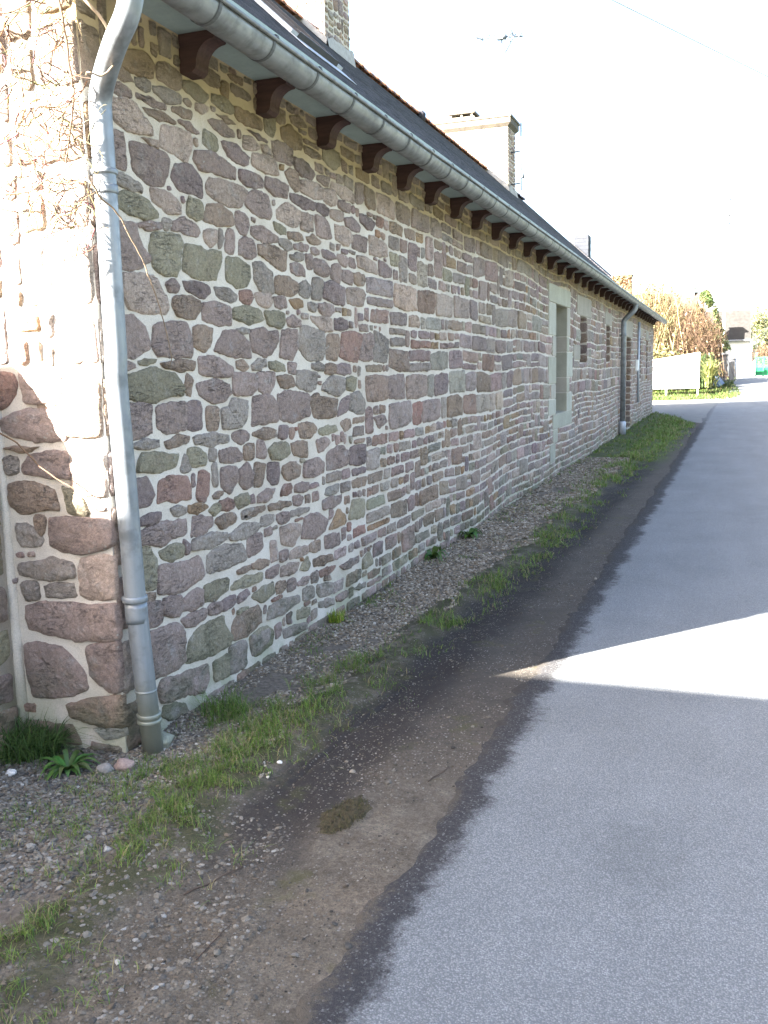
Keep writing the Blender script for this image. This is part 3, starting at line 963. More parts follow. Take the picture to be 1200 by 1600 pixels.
def rubble_fill(mb, u0, u1, v0, v1, to3, rng, traced=(), holes=(), size=1.0, lod=None, joint=0.012, relief=0.010, mat=0, warp=0.0, pal=PAL_KEYS, aspect=(0.8, 1.1, 1.4, 1.7, 2.1, 2.6), far=0.0, courses=None, wlo=7):
    res = 0.01
    nu = int((u1 - u0) / res); nv = int((v1 - v0) / res)
    occ = np.zeros((nv, nu), bool)
    for P in traced:
        cx = sum(q[0] for q in P) / len(P); cy = sum(q[1] for q in P) / len(P)
        Q = []
        for x, y in P:                                     # grow by the joint
            r = math.hypot(x - cx, y - cy); k = (r + 0.018) / r
            Q.append((cx + (x - cx) * k, cy + (y - cy) * k))
        m = inside_mask(Q, u0, v0, res, nu, nv)
        if m:
            a0, a1, b0, b1, ins = m
            occ[b0:b1, a0:a1] |= ins
    for (a, b, c, d) in holes:
        occ[max(0, int((c - v0) / res)):max(0, int((d - v0) / res)), max(0, int((a - u0) / res)):max(0, int((b - u0) / res))] = True
    def place(u, w, v, hh):
        occ[v:v + hh, u:u + w] = True
        j = joint * rng.uniform(0.75, 1.35)
        a = u0 + u * res + j * 0.8; b = u0 + (u + w) * res - j * 0.8; c = v0 + v * res + j * 1.1; d = v0 + (v + hh) * res - j * 1.1
        if b - a < 0.035 or d - c < 0.024: return
        W = b - a; Hh = d - c
        uu = u0 + u * res
        jx = min(0.12 * W, 0.035); jy = min(0.15 * Hh, 0.03)
        q = lambda s: abs(rng.gauss(0, 0.42)) * s if rng.random() < 0.85 else -0.15 * s
        poly = [(a + q(jx), c + q(jy))]
        if W > 0.14: poly.append((a + W * rng.uniform(0.35, 0.65), c - rng.uniform(-0.15, 0.12) * jy))
        poly.append((b - q(jx), c + q(jy)))
        if Hh > 0.12: poly.append((b + rng.uniform(-0.12, 0.1) * jx, c + Hh * rng.uniform(0.35, 0.65)))
        poly.append((b - q(jx), d - q(jy)))
        if W > 0.14: poly.append((a + W * rng.uniform(0.35, 0.65), d + rng.uniform(-0.15, 0.12) * jy))
        poly.append((a + q(jx), d - q(jy)))
        if Hh > 0.12: poly.append((a + rng.uniform(-0.1, 0.12) * jx, c + Hh * rng.uniform(0.35, 0.65)))
        if warp:
            g = warp * min(1.0, max(0.0, (uu - 6.6) / 1.5))
            poly = [(x, y + g * (noise.noise((x * 0.6, y * 0.6, 5.5)) + 0.22 * noise.noise((x * 1.9, y * 1.1, 8.5)))) for x, y in poly]
        k = PAL[rng.choice(pal)]
        br = rng.uniform(0.86, 1.17)
        k = tuple(min(0.9, q0 * br * rng.uniform(0.95, 1.05)) for q0 in k)
        sp = 0.018 if lod is None else lod(uu)
        stone(mb, poly, k, to3, relief * rng.uniform(0.6, 1.5), sp, rng, mat)

    if courses is not None:
        # beds that run along the wall, each broken into stones of uneven length; some stones rise
        # through two beds, some beds are split into two thin layers
        cu0 = int((courses - u0) / res)
        v = 0
        beds = []
        while v < nv - 4:
            z = v0 + v * res
            h = rng.choice([7, 8, 9, 9, 10, 12, 15]) if z < 1.15 else (rng.choice([10, 12, 14, 16, 19, 22]) if z < 2.2 else rng.choice([8, 10, 12, 14, 17]))
            h = min(h, nv - v)
            if nv - v - h < 6: h = nv - v
            beds.append((v, h)); v += h
        for bi, (v, h) in enumerate(beds):
            u = cu0 + rng.randint(-40, 0)
            while u < nu - 6:
                w = int(h * rng.choice([0.9, 1.3, 1.7, 2.1, 2.6, 3.2, 3.9]) * rng.uniform(0.8, 1.25))
                w = min(max(w, 11), 58, nu - u)
                col_free = ~occ[v:v + h, u:u + w].any(axis=0)
                if not col_free.all():
                    s = 0
                    while s < w and not col_free[s]: s += 1
                    if s > 0:
                        u += s; continue
                    e = 0
                    while e < w and col_free[e]: e += 1
                    w = e
                    if w < 8:
                        u += w; continue
                hh = h
                if bi + 1 < len(beds) and rng.random() < 0.13 and h < 15:
                    h2 = beds[bi + 1][1]
                    if h2 < 15 and not occ[v + h:v + h + h2, u:u + w].any(): hh = h + h2
                if hh == h and h >= 14 and rng.random() < 0.22:
                    k = int(h * rng.uniform(0.4, 0.6))
                    w1 = w
                    place(u, w1, v, k)
                    if w > 26 and rng.random() < 0.5:
                        w2 = int(w * rng.uniform(0.35, 0.65)); place(u, w2, v + k, h - k); place(u + w2, w - w2, v + k, h - k)
                    else:
                        place(u, w, v + k, h - k)
                else:
                    place(u, w, v, hh)
                u += w
    v = 0
    while v < nv - 3:
        row = occ[v]
        u = 0
        lastu, lasth = -1, 8
        while u < nu - 3:
            if row[u]:
                nx = np.argmin(row[u:])
                if row[u + nx]: break
                u += nx
                continue
            nz = np.argmax(row[u:])
            e = u + nz if row[u + nz] else nu
            run = e - u
            if run < 4:
                row[u:e] = True; u = e; continue
            uu = u0 + u * res; vv = v0 + v * res
            # bed height varies slowly along the wall, so that neighbours share courses now and then
            band = 0.5 + 0.5 * noise.noise((uu * 0.45, vv * 1.3, 3.3))
            sz_u = size * (1 + far * min(1.0, max(0.0, (uu - 6.4) / 1.2)))
            hb = (6 + 13 * band) * sz_u
            if u == lastu and rng.random() < 0.68:
                h = lasth
            else:
                h = int(hb * rng.uniform(0.8, 1.2)) if rng.random() < 0.6 else int(rng.choice([7, 8, 9, 11, 13, 17, 22]) * sz_u)
            h = max(5, h)
            w = int(rng.choice(aspect) * h * rng.uniform(0.85, 1.2))
            wmin = 13 if far and uu > 7.3 else wlo
            w = min(max(w, wmin), int(52 * sz_u) + 4)
            if run < w + wmin:
                w = run if run <= 46 * sz_u else run // 2
            blk = occ[v:v + h, u:u + w].any(axis=1)
            hit = np.argmax(blk) if blk.any() else len(blk)
            hh = min(hit, nv - v)
            if nv - (v + hh) < 5: hh = nv - v if not occ[v:nv, u:u + w].any() else hh
            if hh < 4 or w < 4:
                occ[v:v + max(1, hh), u:u + w] = True
                u += w; continue
            occ[v:v + hh, u:u + w] = True
            lastu, lasth = u + w, hh
            place(u, w, v, hh)
            u += w
        v += 1


def parse(txt):
    out = []
    for l in txt.strip().splitlines():
        c, *pts = l.split()
        out.append((c, [tuple(int(q) / 1000 for q in p.split(',')) for p in pts]))
    return out


def mortar_grid(mb, us, vs_, to3, holes, mat, amp=0.004):
    us = sorted(set(round(q, 4) for q in us)); vs_ = sorted(set(round(q, 4) for q in vs_))
    idx = {}
    verts = []
    for i, u in enumerate(us):
        for j, v in enumerate(vs_):
            d = noise.noise((u * 9, v * 9, 1.7)) * amp + noise.noise((u * 30, v * 30, 4.7)) * amp * 0.5
            idx[i, j] = len(verts); verts.append(to3(u, v, d))
    f = []
    for i in range(len(us) - 1):
        for j in range(len(vs_) - 1):
            cu = (us[i] + us[i + 1]) / 2; cv = (vs_[j] + vs_[j + 1]) / 2
            if any(a < cu < b and c < cv < d for a, b, c, d in holes): continue
            f.append((idx[i, j], idx[i + 1, j], idx[i + 1, j + 1], idx[i, j + 1]))
    mb.add(verts, f, (1, 1, 1), mat)


# ------------------------------------------------------------------ the long stone house
XW, YN, YF = -2.4, 3.2, 33.6
XB = -11.4                       # back wall
XR, ZR = -6.9, 7.47              # ridge
XE, ZE = -2.03, 3.13             # edge of the slates
XK, ZK = -2.75, 3.62             # the slope eases towards the eaves
SL = (ZR - ZK) / (XK - XR)


def roof_z(x):
    if x < XR: x = 2 * XR - x
    return ZK + SL * (XK - x) if x < XK else ZE + (ZK - ZE) * (XE - x) / (XE - XK)


house = tag(empty("stone_house", (XW, YN, 0)),
            "long stone house with pale mortar joints and a slate roof running beside the road", "house")
HO = Vector((XW, YN, 0))


def hpart(o, parent=None):
    """meshes of the house are modelled in world space; keep them there under the Empty"""
    par = parent or house
    o.parent = par
    if par is house:
        o.matrix_parent_inverse = Matrix.Translation(-HO)
    return o


front3 = lambda u, v, d: (XW + d, u, v)
gable3 = lambda u, v, d: (u, YN - d, v)

OPEN = [  # (y0, y1, z0, z1) openings in the front
    (14.02, 15.03, 0.93, 2.55), (16.47, 17.33, 1.70, 2.50), (20.22, 20.88, 1.72, 2.49),
    (24.45, 25.65, 0.02, 2.36), (28.2, 28.75, 1.25, 2.45), (30.6, 31.15, 1.20, 2.45)]
DRESS = [  # dressed stones round the openings: (y0, y1, z0, z1, tone)
    (13.42, 15.36, 2.55, 2.82, 0), (13.78, 15.55, 0.70, 0.93, 1),
    (13.42, 14.02, 2.08, 2.55, 2), (13.72, 14.02, 1.78, 2.08, 3), (13.38, 14.02, 1.38, 1.78, 0), (13.62, 14.02, 1.16, 1.38, 3), (13.40, 14.02, 0.93, 1.16, 2),
    (15.03, 15.36, 2.10, 2.55, 3), (15.03, 15.26, 1.86, 2.10, 1), (15.03, 15.62, 1.46, 1.86, 2), (15.03, 15.30, 1.22, 1.46, 0), (15.03, 15.56, 0.93, 1.22, 2),
    (13.55, 14.0, 0.22, 0.50, 1), (13.80, 14.2, 0.50, 0.70, 0),
    (16.1, 17.85, 2.50, 2.84, 4), (19.95, 21.2, 2.49, 2.76, 4), (24.1, 26.0, 2.36, 2.78, 4), (27.9, 29.0, 2.45, 2.72, 4), (30.4, 31.4, 2.45, 2.72, 4),
    (15.75, 16.47, 1.74, 2.0, 4)]
GT = [(0.36, 0.345, 0.275), (0.335, 0.325, 0.262), (0.40, 0.385, 0.32), (0.375, 0.345, 0.29), (0.31, 0.275, 0.225)]

rng = random.Random(11)
mb = MB()
holes = OPEN + [d[:4] for d in DRESS]
TW = parse(TRACED_WALL)
lod = lambda u: 0.016 if u < 6.5 else (0.022 if u < 9 else (0.03 if u < 14 else 0.045))
for c, P in TW:
    if max(q[1] for q in P) > 3.145:
        P = [(u, min(v, 3.145)) for u, v in P]
    b = rng.uniform(0.85, 1.15)
    stone(mb, P, tuple(q * b for q in PAL[c]), front3, 0.010 * rng.uniform(0.6, 1.5), lod(P[0][0]), rng, 0, 0.0135)
# corner stones that turn onto the road side, mostly behind the down pipe
QUO = [(-0.02, 0.22, 0.30, 'b'), (0.24, 0.50, 0.22, 'g'), (0.52, 0.78, 0.26, 'p'), (0.80, 1.08, 0.19, 'k'), (1.10, 1.32, 0.28, 'p'), (1.35, 1.62, 0.20, 'b'),
       (1.65, 1.86, 0.27, 'g'), (1.89, 2.16, 0.18, 'p'), (2.19, 2.42, 0.26, 'b'), (2.45, 2.70, 0.20, 'o'), (2.73, 3.0, 0.28, 'b')]
quoin_polys = []
for z0, z1, w, c in QUO:
    lim = min([p[0] for _, P in TW for p in P if z0 < p[1] < z1] + [9]) - 0.03
    w = min(w, lim - YN)
    if w < 0.05: continue
    P = [(YN + 0.004, z0 + 0.012), (YN + w - 0.012, z0 + 0.016), (YN + w - 0.02, z1 - 0.016), (YN + 0.004, z1 - 0.012)]
    quoin_polys.append(P)
    stone(mb, P, PAL[c], front3, 0.012, 0.018, rng, 0)
rubble_fill(mb, YN, YF, -0.02, 3.15, front3, rng, [P for _, P in TW] + quoin_polys, holes, 1.0, lod, 0.0072, 0.010, 0, 0.06, aspect=(0.9, 1.3, 1.8, 2.3, 2.8, 3.4, 4.0), far=0.22, courses=5.2)
us = list(np.arange(YN, 9.0, 0.03)) + list(np.arange(9.0, 15, 0.08)) + list(np.arange(15, YF, 0.2)) + [YF] + [q for h in holes for q in h[:2]]
vsx = list(np.arange(-0.05, 3.17, 0.04)) + [3.17] + [q for h in OPEN for q in h[2:]]
mortar_grid(mb, us, vsx, front3, OPEN, 1)
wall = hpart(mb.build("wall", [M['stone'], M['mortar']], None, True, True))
tag(wall, "front wall of purple grey rubble with broad cream joints")

# gable towards the viewer
mb = MB()
TG = parse(TRACED_GABLE)
for c, P in TG:
    P = [(min(u, XW + 0.004), v) for u, v in P]
    b = rng.uniform(0.9, 1.1)
    stone(mb, P, tuple(q * b for q in PAL[c]), gable3, 0.016 * rng.uniform(0.7, 1.3), 0.016, rng, 0, 0.014)
gq = [(z0, z1) for z0, z1, w, c in QUO if z0 > 1.05]
gpoly = [P for _, P in TG]
for i, (z0, z1) in enumerate(gq):
    w = 0.34 if i % 2 else 0.2
    P = [(XW - w, z0 + 0.015), (XW - 0.002, z0 + 0.012), (XW - 0.002, z1 - 0.012), (XW - w + 0.02, z1 - 0.015)]
    gpoly.append(P)
    stone(mb, P, PAL['kbpg'[i % 4]], gable3, 0.014, 0.018, rng, 0)
rubble_fill(mb, -3.9, XW, -0.02, 3.9, gable3, rng, gpoly, [], 1.3, None, 0.011, 0.013, 0, wlo=13)
rubble_fill(mb, XB, -3.9, -0.02, 3.0, gable3, rng, [], [], 1.6, lambda u: 0.06, 0.013, 0.013, 0)
mortar_grid(mb, list(np.arange(-3.9, XW, 0.04)) + [XW], list(np.arange(-0.05, 3.13, 0.04)) + [3.13], gable3, [], 1)
zs = [(-3.9, -0.05), (-3.9, 3.13), (XB, 3.13), (XB, -0.05)]
mb.add([gable3(u, v, 0) for u, v in zs], [(0, 1, 2, 3)], (1, 1, 1), 1)
tri = [(XW, 3.13), (XW, roof_z(XW) - 0.02), (XK, ZK - 0.03), (XR, ZR - 0.03), (2 * XR - XK, ZK - 0.03), (XB, roof_z(XB) - 0.02), (XB, 3.13)]
mb.add([gable3(u, v, -0.004) for u, v in tri], [tuple(range(6, -1, -1))], (1, 1, 1), 1)
hpart(mb.build("gable_wall", [M['stone'], M['mortar']], None, True, True))
# far gable and back wall
mb = MB()
mb.add([(XW, YF, -0.05), (XB, YF, -0.05), (XB, YF, 3.13), (2 * XR - XK, YF, ZK - .03), (XR, YF, ZR - 0.03), (XK, YF, ZK - .03), (XW, YF, 3.13)], [(0, 1, 2, 3, 4, 5, 6)], (1, 1, 1), 0)
hpart(mb.build("gable_wall", [M['mortar']], None, False))
mb = MB()
mb.add([(XB, YN, -0.05), (XB, YF, -0.05), (XB, YF, 3.13), (XB, YN, 3.13)], [(0, 3, 2, 1)], (1, 1, 1), 0)
hpart(mb.build("back_wall", [M['mortar']], None, False))

# dressed stones
def dressed(name, items):
    m2 = MB()
    for (a, b, c, d, t) in items:
        g = 0.006
        x1 = XW + 0.010 + 0.004 * ((a * 7.3 + c * 3.1) % 1)
        y0, y1, z0, z1 = a + g, b - g, c + g, d - g
        e = 0.006
        v = [(XW - 0.3, y0, z0), (XW - 0.3, y1, z0), (XW - 0.3, y1, z1), (XW - 0.3, y0, z1),
             (x1 - e, y0, z0), (x1 - e, y1, z0), (x1 - e, y1, z1), (x1 - e, y0, z1),
             (x1, y0 + e, z0 + e), (x1, y1 - e, z0 + e), (x1, y1 - e, z1 - e), (x1, y0 + e, z1 - e)]
        f = [(8, 9, 10, 11), (4, 5, 9, 8), (5, 6, 10, 9), (6, 7, 11, 10), (7, 4, 8, 11), (0, 1, 5, 4), (1, 2, 6, 5), (2, 3, 7, 6), (3, 0, 4, 7)]
        m2.add(v, f, GT[t], 0)
    o = m2.build(name, [M['granite']], None, False, True)
    return hpart(o)


tag(dressed("window_jamb", DRESS[2:7]), "smooth pale granite jamb nearer the viewer")
tag(dressed("window_jamb", DRESS[7:12]), "smooth pale granite jamb on the far side of the tall recess")
dressed("lintel", DRESS[0:1]); dressed("window_sill", DRESS[1:2])
for d in DRESS[12:14]:
    dressed("jamb_stone", [d])
for d in DRESS[14:19]:
    dressed("lintel", [d])
dressed("jamb_stone", DRESS[19:20])

# reveals (sides of the recesses) and what closes them
DEP = 0.34
for i, (a, b, c, d) in enumerate(OPEN):
    m2 = MB()
    xb = XW - DEP
    q = 0.004 if i == 0 else 0.0
    if i == 0:
        # granite reveals, one sheet per block so the joints line up with the face
        zz = [c, 1.22, 1.46, 1.86, 2.10, d]
        for k in range(5):
            t = GT[(k * 2 + 1) % 4]
            z0, z1 = zz[k] + 0.004, zz[k + 1] - 0.004
            m2.box(xb, XW + 0.004, b + 0.001, b + 0.05, z0, z1, tuple(q0 * 0.95 for q0 in t), 0)
            m2.box(xb, XW + 0.004, a - 0.05, a - 0.001, z0, z1, t, 0)
        m2.box(xb, XW, b + 0.003, b + 0.06, c, d, (1, 1, 1), 1)
        m2.box(xb, XW, a - 0.06, a - 0.003, c, d, (1, 1, 1), 1)
        m2.add([(xb, a, c + .002), (XW + .01, a, c + .002), (XW + .01, b, c + .002), (xb, b, c + .002)], [(0, 1, 2, 3)], GT[1], 0)
        m2.add([(xb, a, d - .002), (XW + .01, a, d - .002), (XW + .01, b, d - .002), (xb, b, d - .002)], [(3, 2, 1, 0)], GT[0], 0)
        hpart(m2.build("window_reveal", [M['granite'], M['mortar']], None, False, True))
    else:
        jamb3 = lambda u, v, dd, yy=b: (u, yy - dd, v)
        jambn = lambda u, v, dd, yy=a: (-u + 2 * (XW - DEP / 2), yy + dd, v)
        z = c
        r2 = random.Random(40 + i)
        while z < d - 0.06:
            hh = min(r2.uniform(0.12, 0.2), d - z)
            if d - (z + hh) < 0.07: hh = d - z
            P = [(xb, z + 0.012), (XW + 0.008, z + 0.012), (XW + 0.008, z + hh - 0.012), (xb, z + hh - 0.012)]
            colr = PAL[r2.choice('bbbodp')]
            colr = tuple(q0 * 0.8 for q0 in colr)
            stone(m2, P, colr, jamb3, 0.010, 0.04, r2, 0)
            stone(m2, P, colr, jambn, 0.010, 0.04, r2, 0)
            z += hh
        m2.add([(xb, b, c), (XW, b, c), (XW, b, d), (xb, b, d)], [(0, 1, 2, 3)], (1, 1, 1), 1)
        m2.add([(xb, a, c), (XW, a, c), (XW, a, d), (xb, a, d)], [(3, 2, 1, 0)], (1, 1, 1), 1)
        m2.add([(xb, a, c), (XW, a, c), (XW, b, c), (xb, b, c)], [(0, 1, 2, 3)], (1, 1, 1), 1)
        m2.add([(xb, a, d), (XW, a, d), (XW, b, d), (xb, b, d)], [(3, 2, 1, 0)], (1, 1, 1), 1)
        hpart(m2.build("window_reveal" if i != 3 else "door_reveal", [M['stone'], M['mortar']], None, True, True))
    fr = MB()
    t = 0.06
    x0, x1 = xb - 0.02, xb + 0.03
    fr.box(x0, x1, a, a + t, c, d); fr.box(x0, x1, b - t, b, c, d); fr.box(x0, x1, a + t, b - t, d - t, d); fr.box(x0, x1, a + t, b - t, c, c + t)
    if i == 3:
        for k in range(6):
            w = (b - a - 2 * t) / 6
            fr.box(x0 + 0.005, x1 - 0.012, a + t + k * w + 0.003, a + t + (k + 1) * w - 0.003, c + t, d - t)
        hpart(fr.build("door", [M['wood']], None, False))
    else:
        wo = hpart(fr.build("window", [M['wood']], None, False))
        g = MB()
        g.box(xb - 0.01, xb, a + t, b - t, c + t, d - t)
        go = g.build("pane", [M['glass']], None, False); go.parent = wo

# soffit, brackets
mb = MB()
mb.box(XW, XE + 0.03, YN - 0.02, YF + 0.1, 3.15, 3.165)
hpart(mb.build("soffit", M['soffit'], None, False))
by = [3.95 + 0.8 * 0 , 4.69, 5.48, 6.24, 6.95, 7.66, 8.43, 9.18, 10.02, 10.86, 11.69, 12.50, 13.33]
by = [q + 0.03 for q in by]
while by[-1] < 33.0:
    by.append(by[-1] + 0.82)
br_mesh = None
for y in by:
    if br_mesh is None:
        m2 = MB()
        prof = [(0, 0.148), (0.185, 0.148), (0.185, 0.118)]
        prof += [(0.180 - 0.095 * math.sin(math.pi / 2 * k / 8), 0.112 - 0.10 * (1 - math.cos(math.pi / 2 * k / 8))) for k in range(9)]
        prof += [(0.08, -0.005), (0.06, -0.02), (0, -0.02)]
        n = len(prof)
        w = 0.055
        vv = [(x, -w, z) for x, z in prof] + [(x, w, z) for x, z in prof]
        ff = [tuple(range(n)), tuple(range(2 * n - 1, n - 1, -1))] + [(k, n + k, n + (k + 1) % n, (k + 1) % n) for k in range(n)]
        m2.add(vv, ff)
        bo = m2.build("eave_bracket", M['wood'], None, False)
        br_mesh = bo.data
    else:
        bo = link(bpy.data.objects.new("eave_bracket", br_mesh))
    bo.parent = house
    bo.location = Vector((XW + 0.005, y, 3.0)) - HO

# gutter with its hooks
GX, GZ, GR = -2.04, 3.10, 0.078
mb = MB()
ys = list(np.arange(2.78, 33.75, 0.5)) + [33.75]
prof = [(GX + GR * math.cos(math.pi * k / 14 + math.pi), GZ + GR * math.sin(math.pi * k / 14 + math.pi)) for k in range(15)]
inn = [(GX + (GR - 0.004) * math.cos(math.pi * k / 14 + math.pi), GZ + (GR - 0.004) * math.sin(math.pi * k / 14 + math.pi)) for k in range(14, -1, -1)]
bead = [(GX + GR + 0.008 + 0.0095 * math.cos(a), GZ + 0.004 + 0.0095 * math.sin(a)) for a in [math.pi * 2 * k / 8 for k in range(8)]]
for ring in (prof + inn, bead):
    n = len(ring)
    vv = []
    for i, y in enumerate(ys):
        dx = 0.003 * noise.noise((y * 0.7, 0, 0)); dz = 0.004 * noise.noise((y * 0.6, 5, 0))
        vv += [(x + dx, y, z + dz) for x, z in ring]
    ff = [(i * n + k, i * n + (k + 1) % n, (i + 1) * n + (k + 1) % n, (i + 1) * n + k) for i in range(len(ys) - 1) for k in range(n)]
    ff += [tuple(range(n - 1, -1, -1)), tuple((len(ys) - 1) * n + k for k in range(n))]
    mb.add(vv, ff)
for y in (2.785, 33.745):          # stop ends
    n = len(prof)
    mb.add([(x, y, z) for x, z in prof] + [(GX, y, GZ)], [tuple(range(n))])
gutter = hpart(mb.build("gutter", M['zinc'], None, True))
hk = None
for y in np.arange(3.07, 33.7, 0.482):
    if hk is None:
        m2 = MB()
        rr = GR + 0.004
        pr = [(rr * math.cos(math.pi * k / 12 + math.pi), rr * math.sin(math.pi * k / 12 + math.pi)) for k in range(13)] + [(rr + 0.016, 0.004), (rr + 0.012, 0.018), (rr - 0.006, 0.018)]
        n = len(pr)
        pin = [(x * 0.985, z * 0.985) for x, z in pr]
        vv = []
        for yy in (-0.011, 0.011):
            vv += [(x, yy, z) for x, z in pr]
        vv += [(x, yy, z) for yy in (-0.013, 0.013) for x, z in pin]
        ff = [(k, k + 1, n + k + 1, n + k) for k in range(n - 1)] + [(k, 2 * n + k, 2 * n + k + 1, k + 1) for k in range(n - 1)] + [(n + k, n + k + 1, 3 * n + k + 1, 3 * n + k) for k in range(n - 1)]
        m2.add(vv, ff)
        ho = m2.build("gutter_hook", M['hook'], None, False)
        hk = ho.data
    else:
        ho = link(bpy.data.objects.new("gutter_hook", hk))
    ho.parent = gutter
    ho.location = (GX, float(y), GZ)


def smooth_path(pts, n=6):
    P = [Vector(p) for p in pts]
    out = []
    for i in range(len(P) - 1):
        p0 = P[max(i - 1, 0)]; p1 = P[i]; p2 = P[i + 1]; p3 = P[min(i + 2, len(P) - 1)]
        for k in range(n):
            t = k / n
            out.append(0.5 * ((2 * p1) + (p2 - p0) * t + (2 * p0 - 5 * p1 + 4 * p2 - p3) * t * t + (3 * p1 - p0 - 3 * p2 + p3) * t ** 3))
    out.append(P[-1])
    return out


# down pipes
PR = 0.045
mb = MB()
pp = smooth_path([(-2.343, 3.235, 2.62), (-2.335, 3.23, 2.69), (-2.28, 3.19, 2.755), (-2.16, 3.10, 2.83), (-2.075, 3.06, 2.90), (-2.045, 3.055, 2.98), (-2.04, 3.055, 3.07)], 6)
mb.tube([(-2.300, 3.258, -0.03), (-2.316, 3.25, 0.3), (-2.330, 3.238, 0.68), (-2.340, 3.237, 1.2), (-2.351, 3.237, 1.55), (-2.351, 3.237, 1.62), (-2.345, 3.236, 1.70), (-2.343, 3.236, 2.3)] + pp, PR, 24)
pipe = hpart(mb.build("downpipe", M['pipe'], None, True))
tag(pipe, "zinc downpipe with a dent and a swan neck at the near corner of the house")


def collar(x, y, z0, z1, r, mat='pipe', parent=None):
    m2 = MB()
    n = 5
    pts = [(x, y, z0 + (z1 - z0) * k / (n - 1)) for k in range(n)]
    m2.tube(pts, [r * 0.985, r, r * 1.012, r, r * 0.985], 24)
    o = m2.build("collar", M[mat], None, True)
    o.parent = parent
    return o


for x, y, z0, z1, rr in ((-2.3435, 3.236, 2.405, 2.425, 0.052), (-2.3435, 3.236, 2.33, 2.365, 0.0495), (-2.331, 3.238, 0.665, 0.69, 0.053),
                         (-2.329, 3.239, 0.575, 0.66, 0.0475), (-2.315, 3.25, 0.265, 0.275, 0.0475), (-2.310, 3.254, 0.150, 0.167, 0.0525), (-2.309, 3.254, 0.125, 0.141, 0.0525)):
    collar(x, y, z0, z1, rr, parent=pipe)
# wall clip
m2 = MB(); m2.box(-2.40, -2.35, 3.22, 3.25, 0.67, 0.685)
o = m2.build("wall_clip", M['pipe'], None, False); o.parent = pipe
mb = MB()
mb.tube([(-2.30, 22.75, 0.3), (-2.30, 22.75, 2.5)] + smooth_path([(-2.30, 22.75, 2.6), (-2.29, 22.75, 2.68), (-2.2, 22.75, 2.78), (-2.09, 22.75, 2.88), (-2.04, 22.75, 2.96), (-2.04, 22.75, 3.06)], 5), 0.06, 16)
pipe2 = hpart(mb.build("downpipe", M['pipe'], None, True))
tag(pipe2, "zinc downpipe with a thick foot halfway along the front")
collar(-2.30, 22.75, 2.33, 2.37, 0.07, 'pipe', pipe2)
m2 = MB(); m2.tube([(-2.30, 22.75, -0.02), (-2.30, 22.75, 0.30), (-2.30, 22.75, 0.33)], [0.085, 0.085, 0.07], 16)
o = m2.build("pipe_foot", M['steel'], None, True); o.parent = pipe2

# roof: stepped slate courses
mb = MB()
nc = 60
for side in (0, 1):
    for k in range(nc):
        xs0 = XE + (XR - XE) * k / nc; xs1 = XE + (XR - XE) * (k + 1) / nc
        z0 = roof_z(xs0) + 0.008; z1 = roof_z(xs1)
        if side: xs0, xs1 = 2 * XR - xs0, 2 * XR - xs1
        y0, y1 = YN - 0.04, YF + 0.04
        v = [(xs0, y0, z0 - 0.010), (xs0, y1, z0 - 0.010), (xs0, y0, z0), (xs0, y1, z0), (xs1, y0, z1), (xs1, y1, z1)]
        f = [(0, 1, 3, 2), (2, 3, 5, 4)]
        if side: f = [tuple(reversed(q)) for q in f]
        mb.add(v, f)
# boarding under the slates
for s in (0, 1):
    xa = XE if not s else 2 * XR - XE
    xk = XK if not s else 2 * XR - XK
    v = [(x, y, z - 0.014) for x, z in ((xa, ZE), (xk, ZK), (XR, ZR)) for y in (YN - 0.04, YF + 0.04)]
    mb.add(v, [(0, 2, 3, 1), (2, 4, 5, 3)] if s else [(1, 3, 2, 0), (3, 5, 4, 2)])
roof = hpart(mb.build("roof", M['slate'], None, False))
tag(roof, "dark blue grey slate roof")
rt = None
yy = YN + 0.2
while yy < YF - 0.2:
    if rt is None:
        m2 = MB()
        n = 8; vv = []
        for j, (y, r) in enumerate(((-0.215, 0.115), (0.19, 0.105), (0.19, 0.125), (0.225, 0.125))):
            vv += [(r * 1.15 * math.cos(math.pi * k / n), y, r * math.sin(math.pi * k / n)) for k in range(n + 1)]
        ff = [(j * (n + 1) + k, (j + 1) * (n + 1) + k, (j + 1) * (n + 1) + k + 1, j * (n + 1) + k + 1) for j in range(3) for k in range(n)]
        ff.append(tuple(range(3 * (n + 1), 4 * (n + 1))))
        ff.append(tuple(range(n, -1, -1)))
        m2.add(vv, ff)
        to = m2.build("ridge_tile", M['tile'], None, True); rt = to.data
        rt2 = rt.copy(); rt2.materials[0] = M['slate']
    else:
        to = link(bpy.data.objects.new("ridge_tile", rt if yy < 28.6 else rt2))
    to.parent = roof
    to.location = (XR, yy, ZR - 0.035 + 0.008 * math.sin(yy * 9))
    yy += 0.43
m2 = MB(); m2.tube([(-6.78, 21.4, 7.3), (-6.76, 21.4, 7.47), (-6.75, 21.4, 7.54)], [0.11, 0.11, 0.03], 12)
o = m2.build("roof_vent", M['slate'], None, True); o.parent = roof

# skylight
def rp(x, h=0.0):   # a point on the roof plane, h above it
    return x + h * 0.679, roof_z(x) + h * 0.734


def roof_box(m2, xa, xb_, ya, yb, h0, h1, mat=0):
    vv = []
    for h in (h0, h1):
        for x, y in ((xa, ya), (xa, yb), (xb_, yb), (xb_, ya)):
            px, pz = rp(x, h); vv.append((px, y, pz))
    m2.add(vv, [(3, 2, 1, 0), (4, 5, 6, 7), (0, 1, 5, 4), (1, 2, 6, 5), (2, 3, 7, 6), (3, 0, 4, 7)], (1, 1, 1), mat)


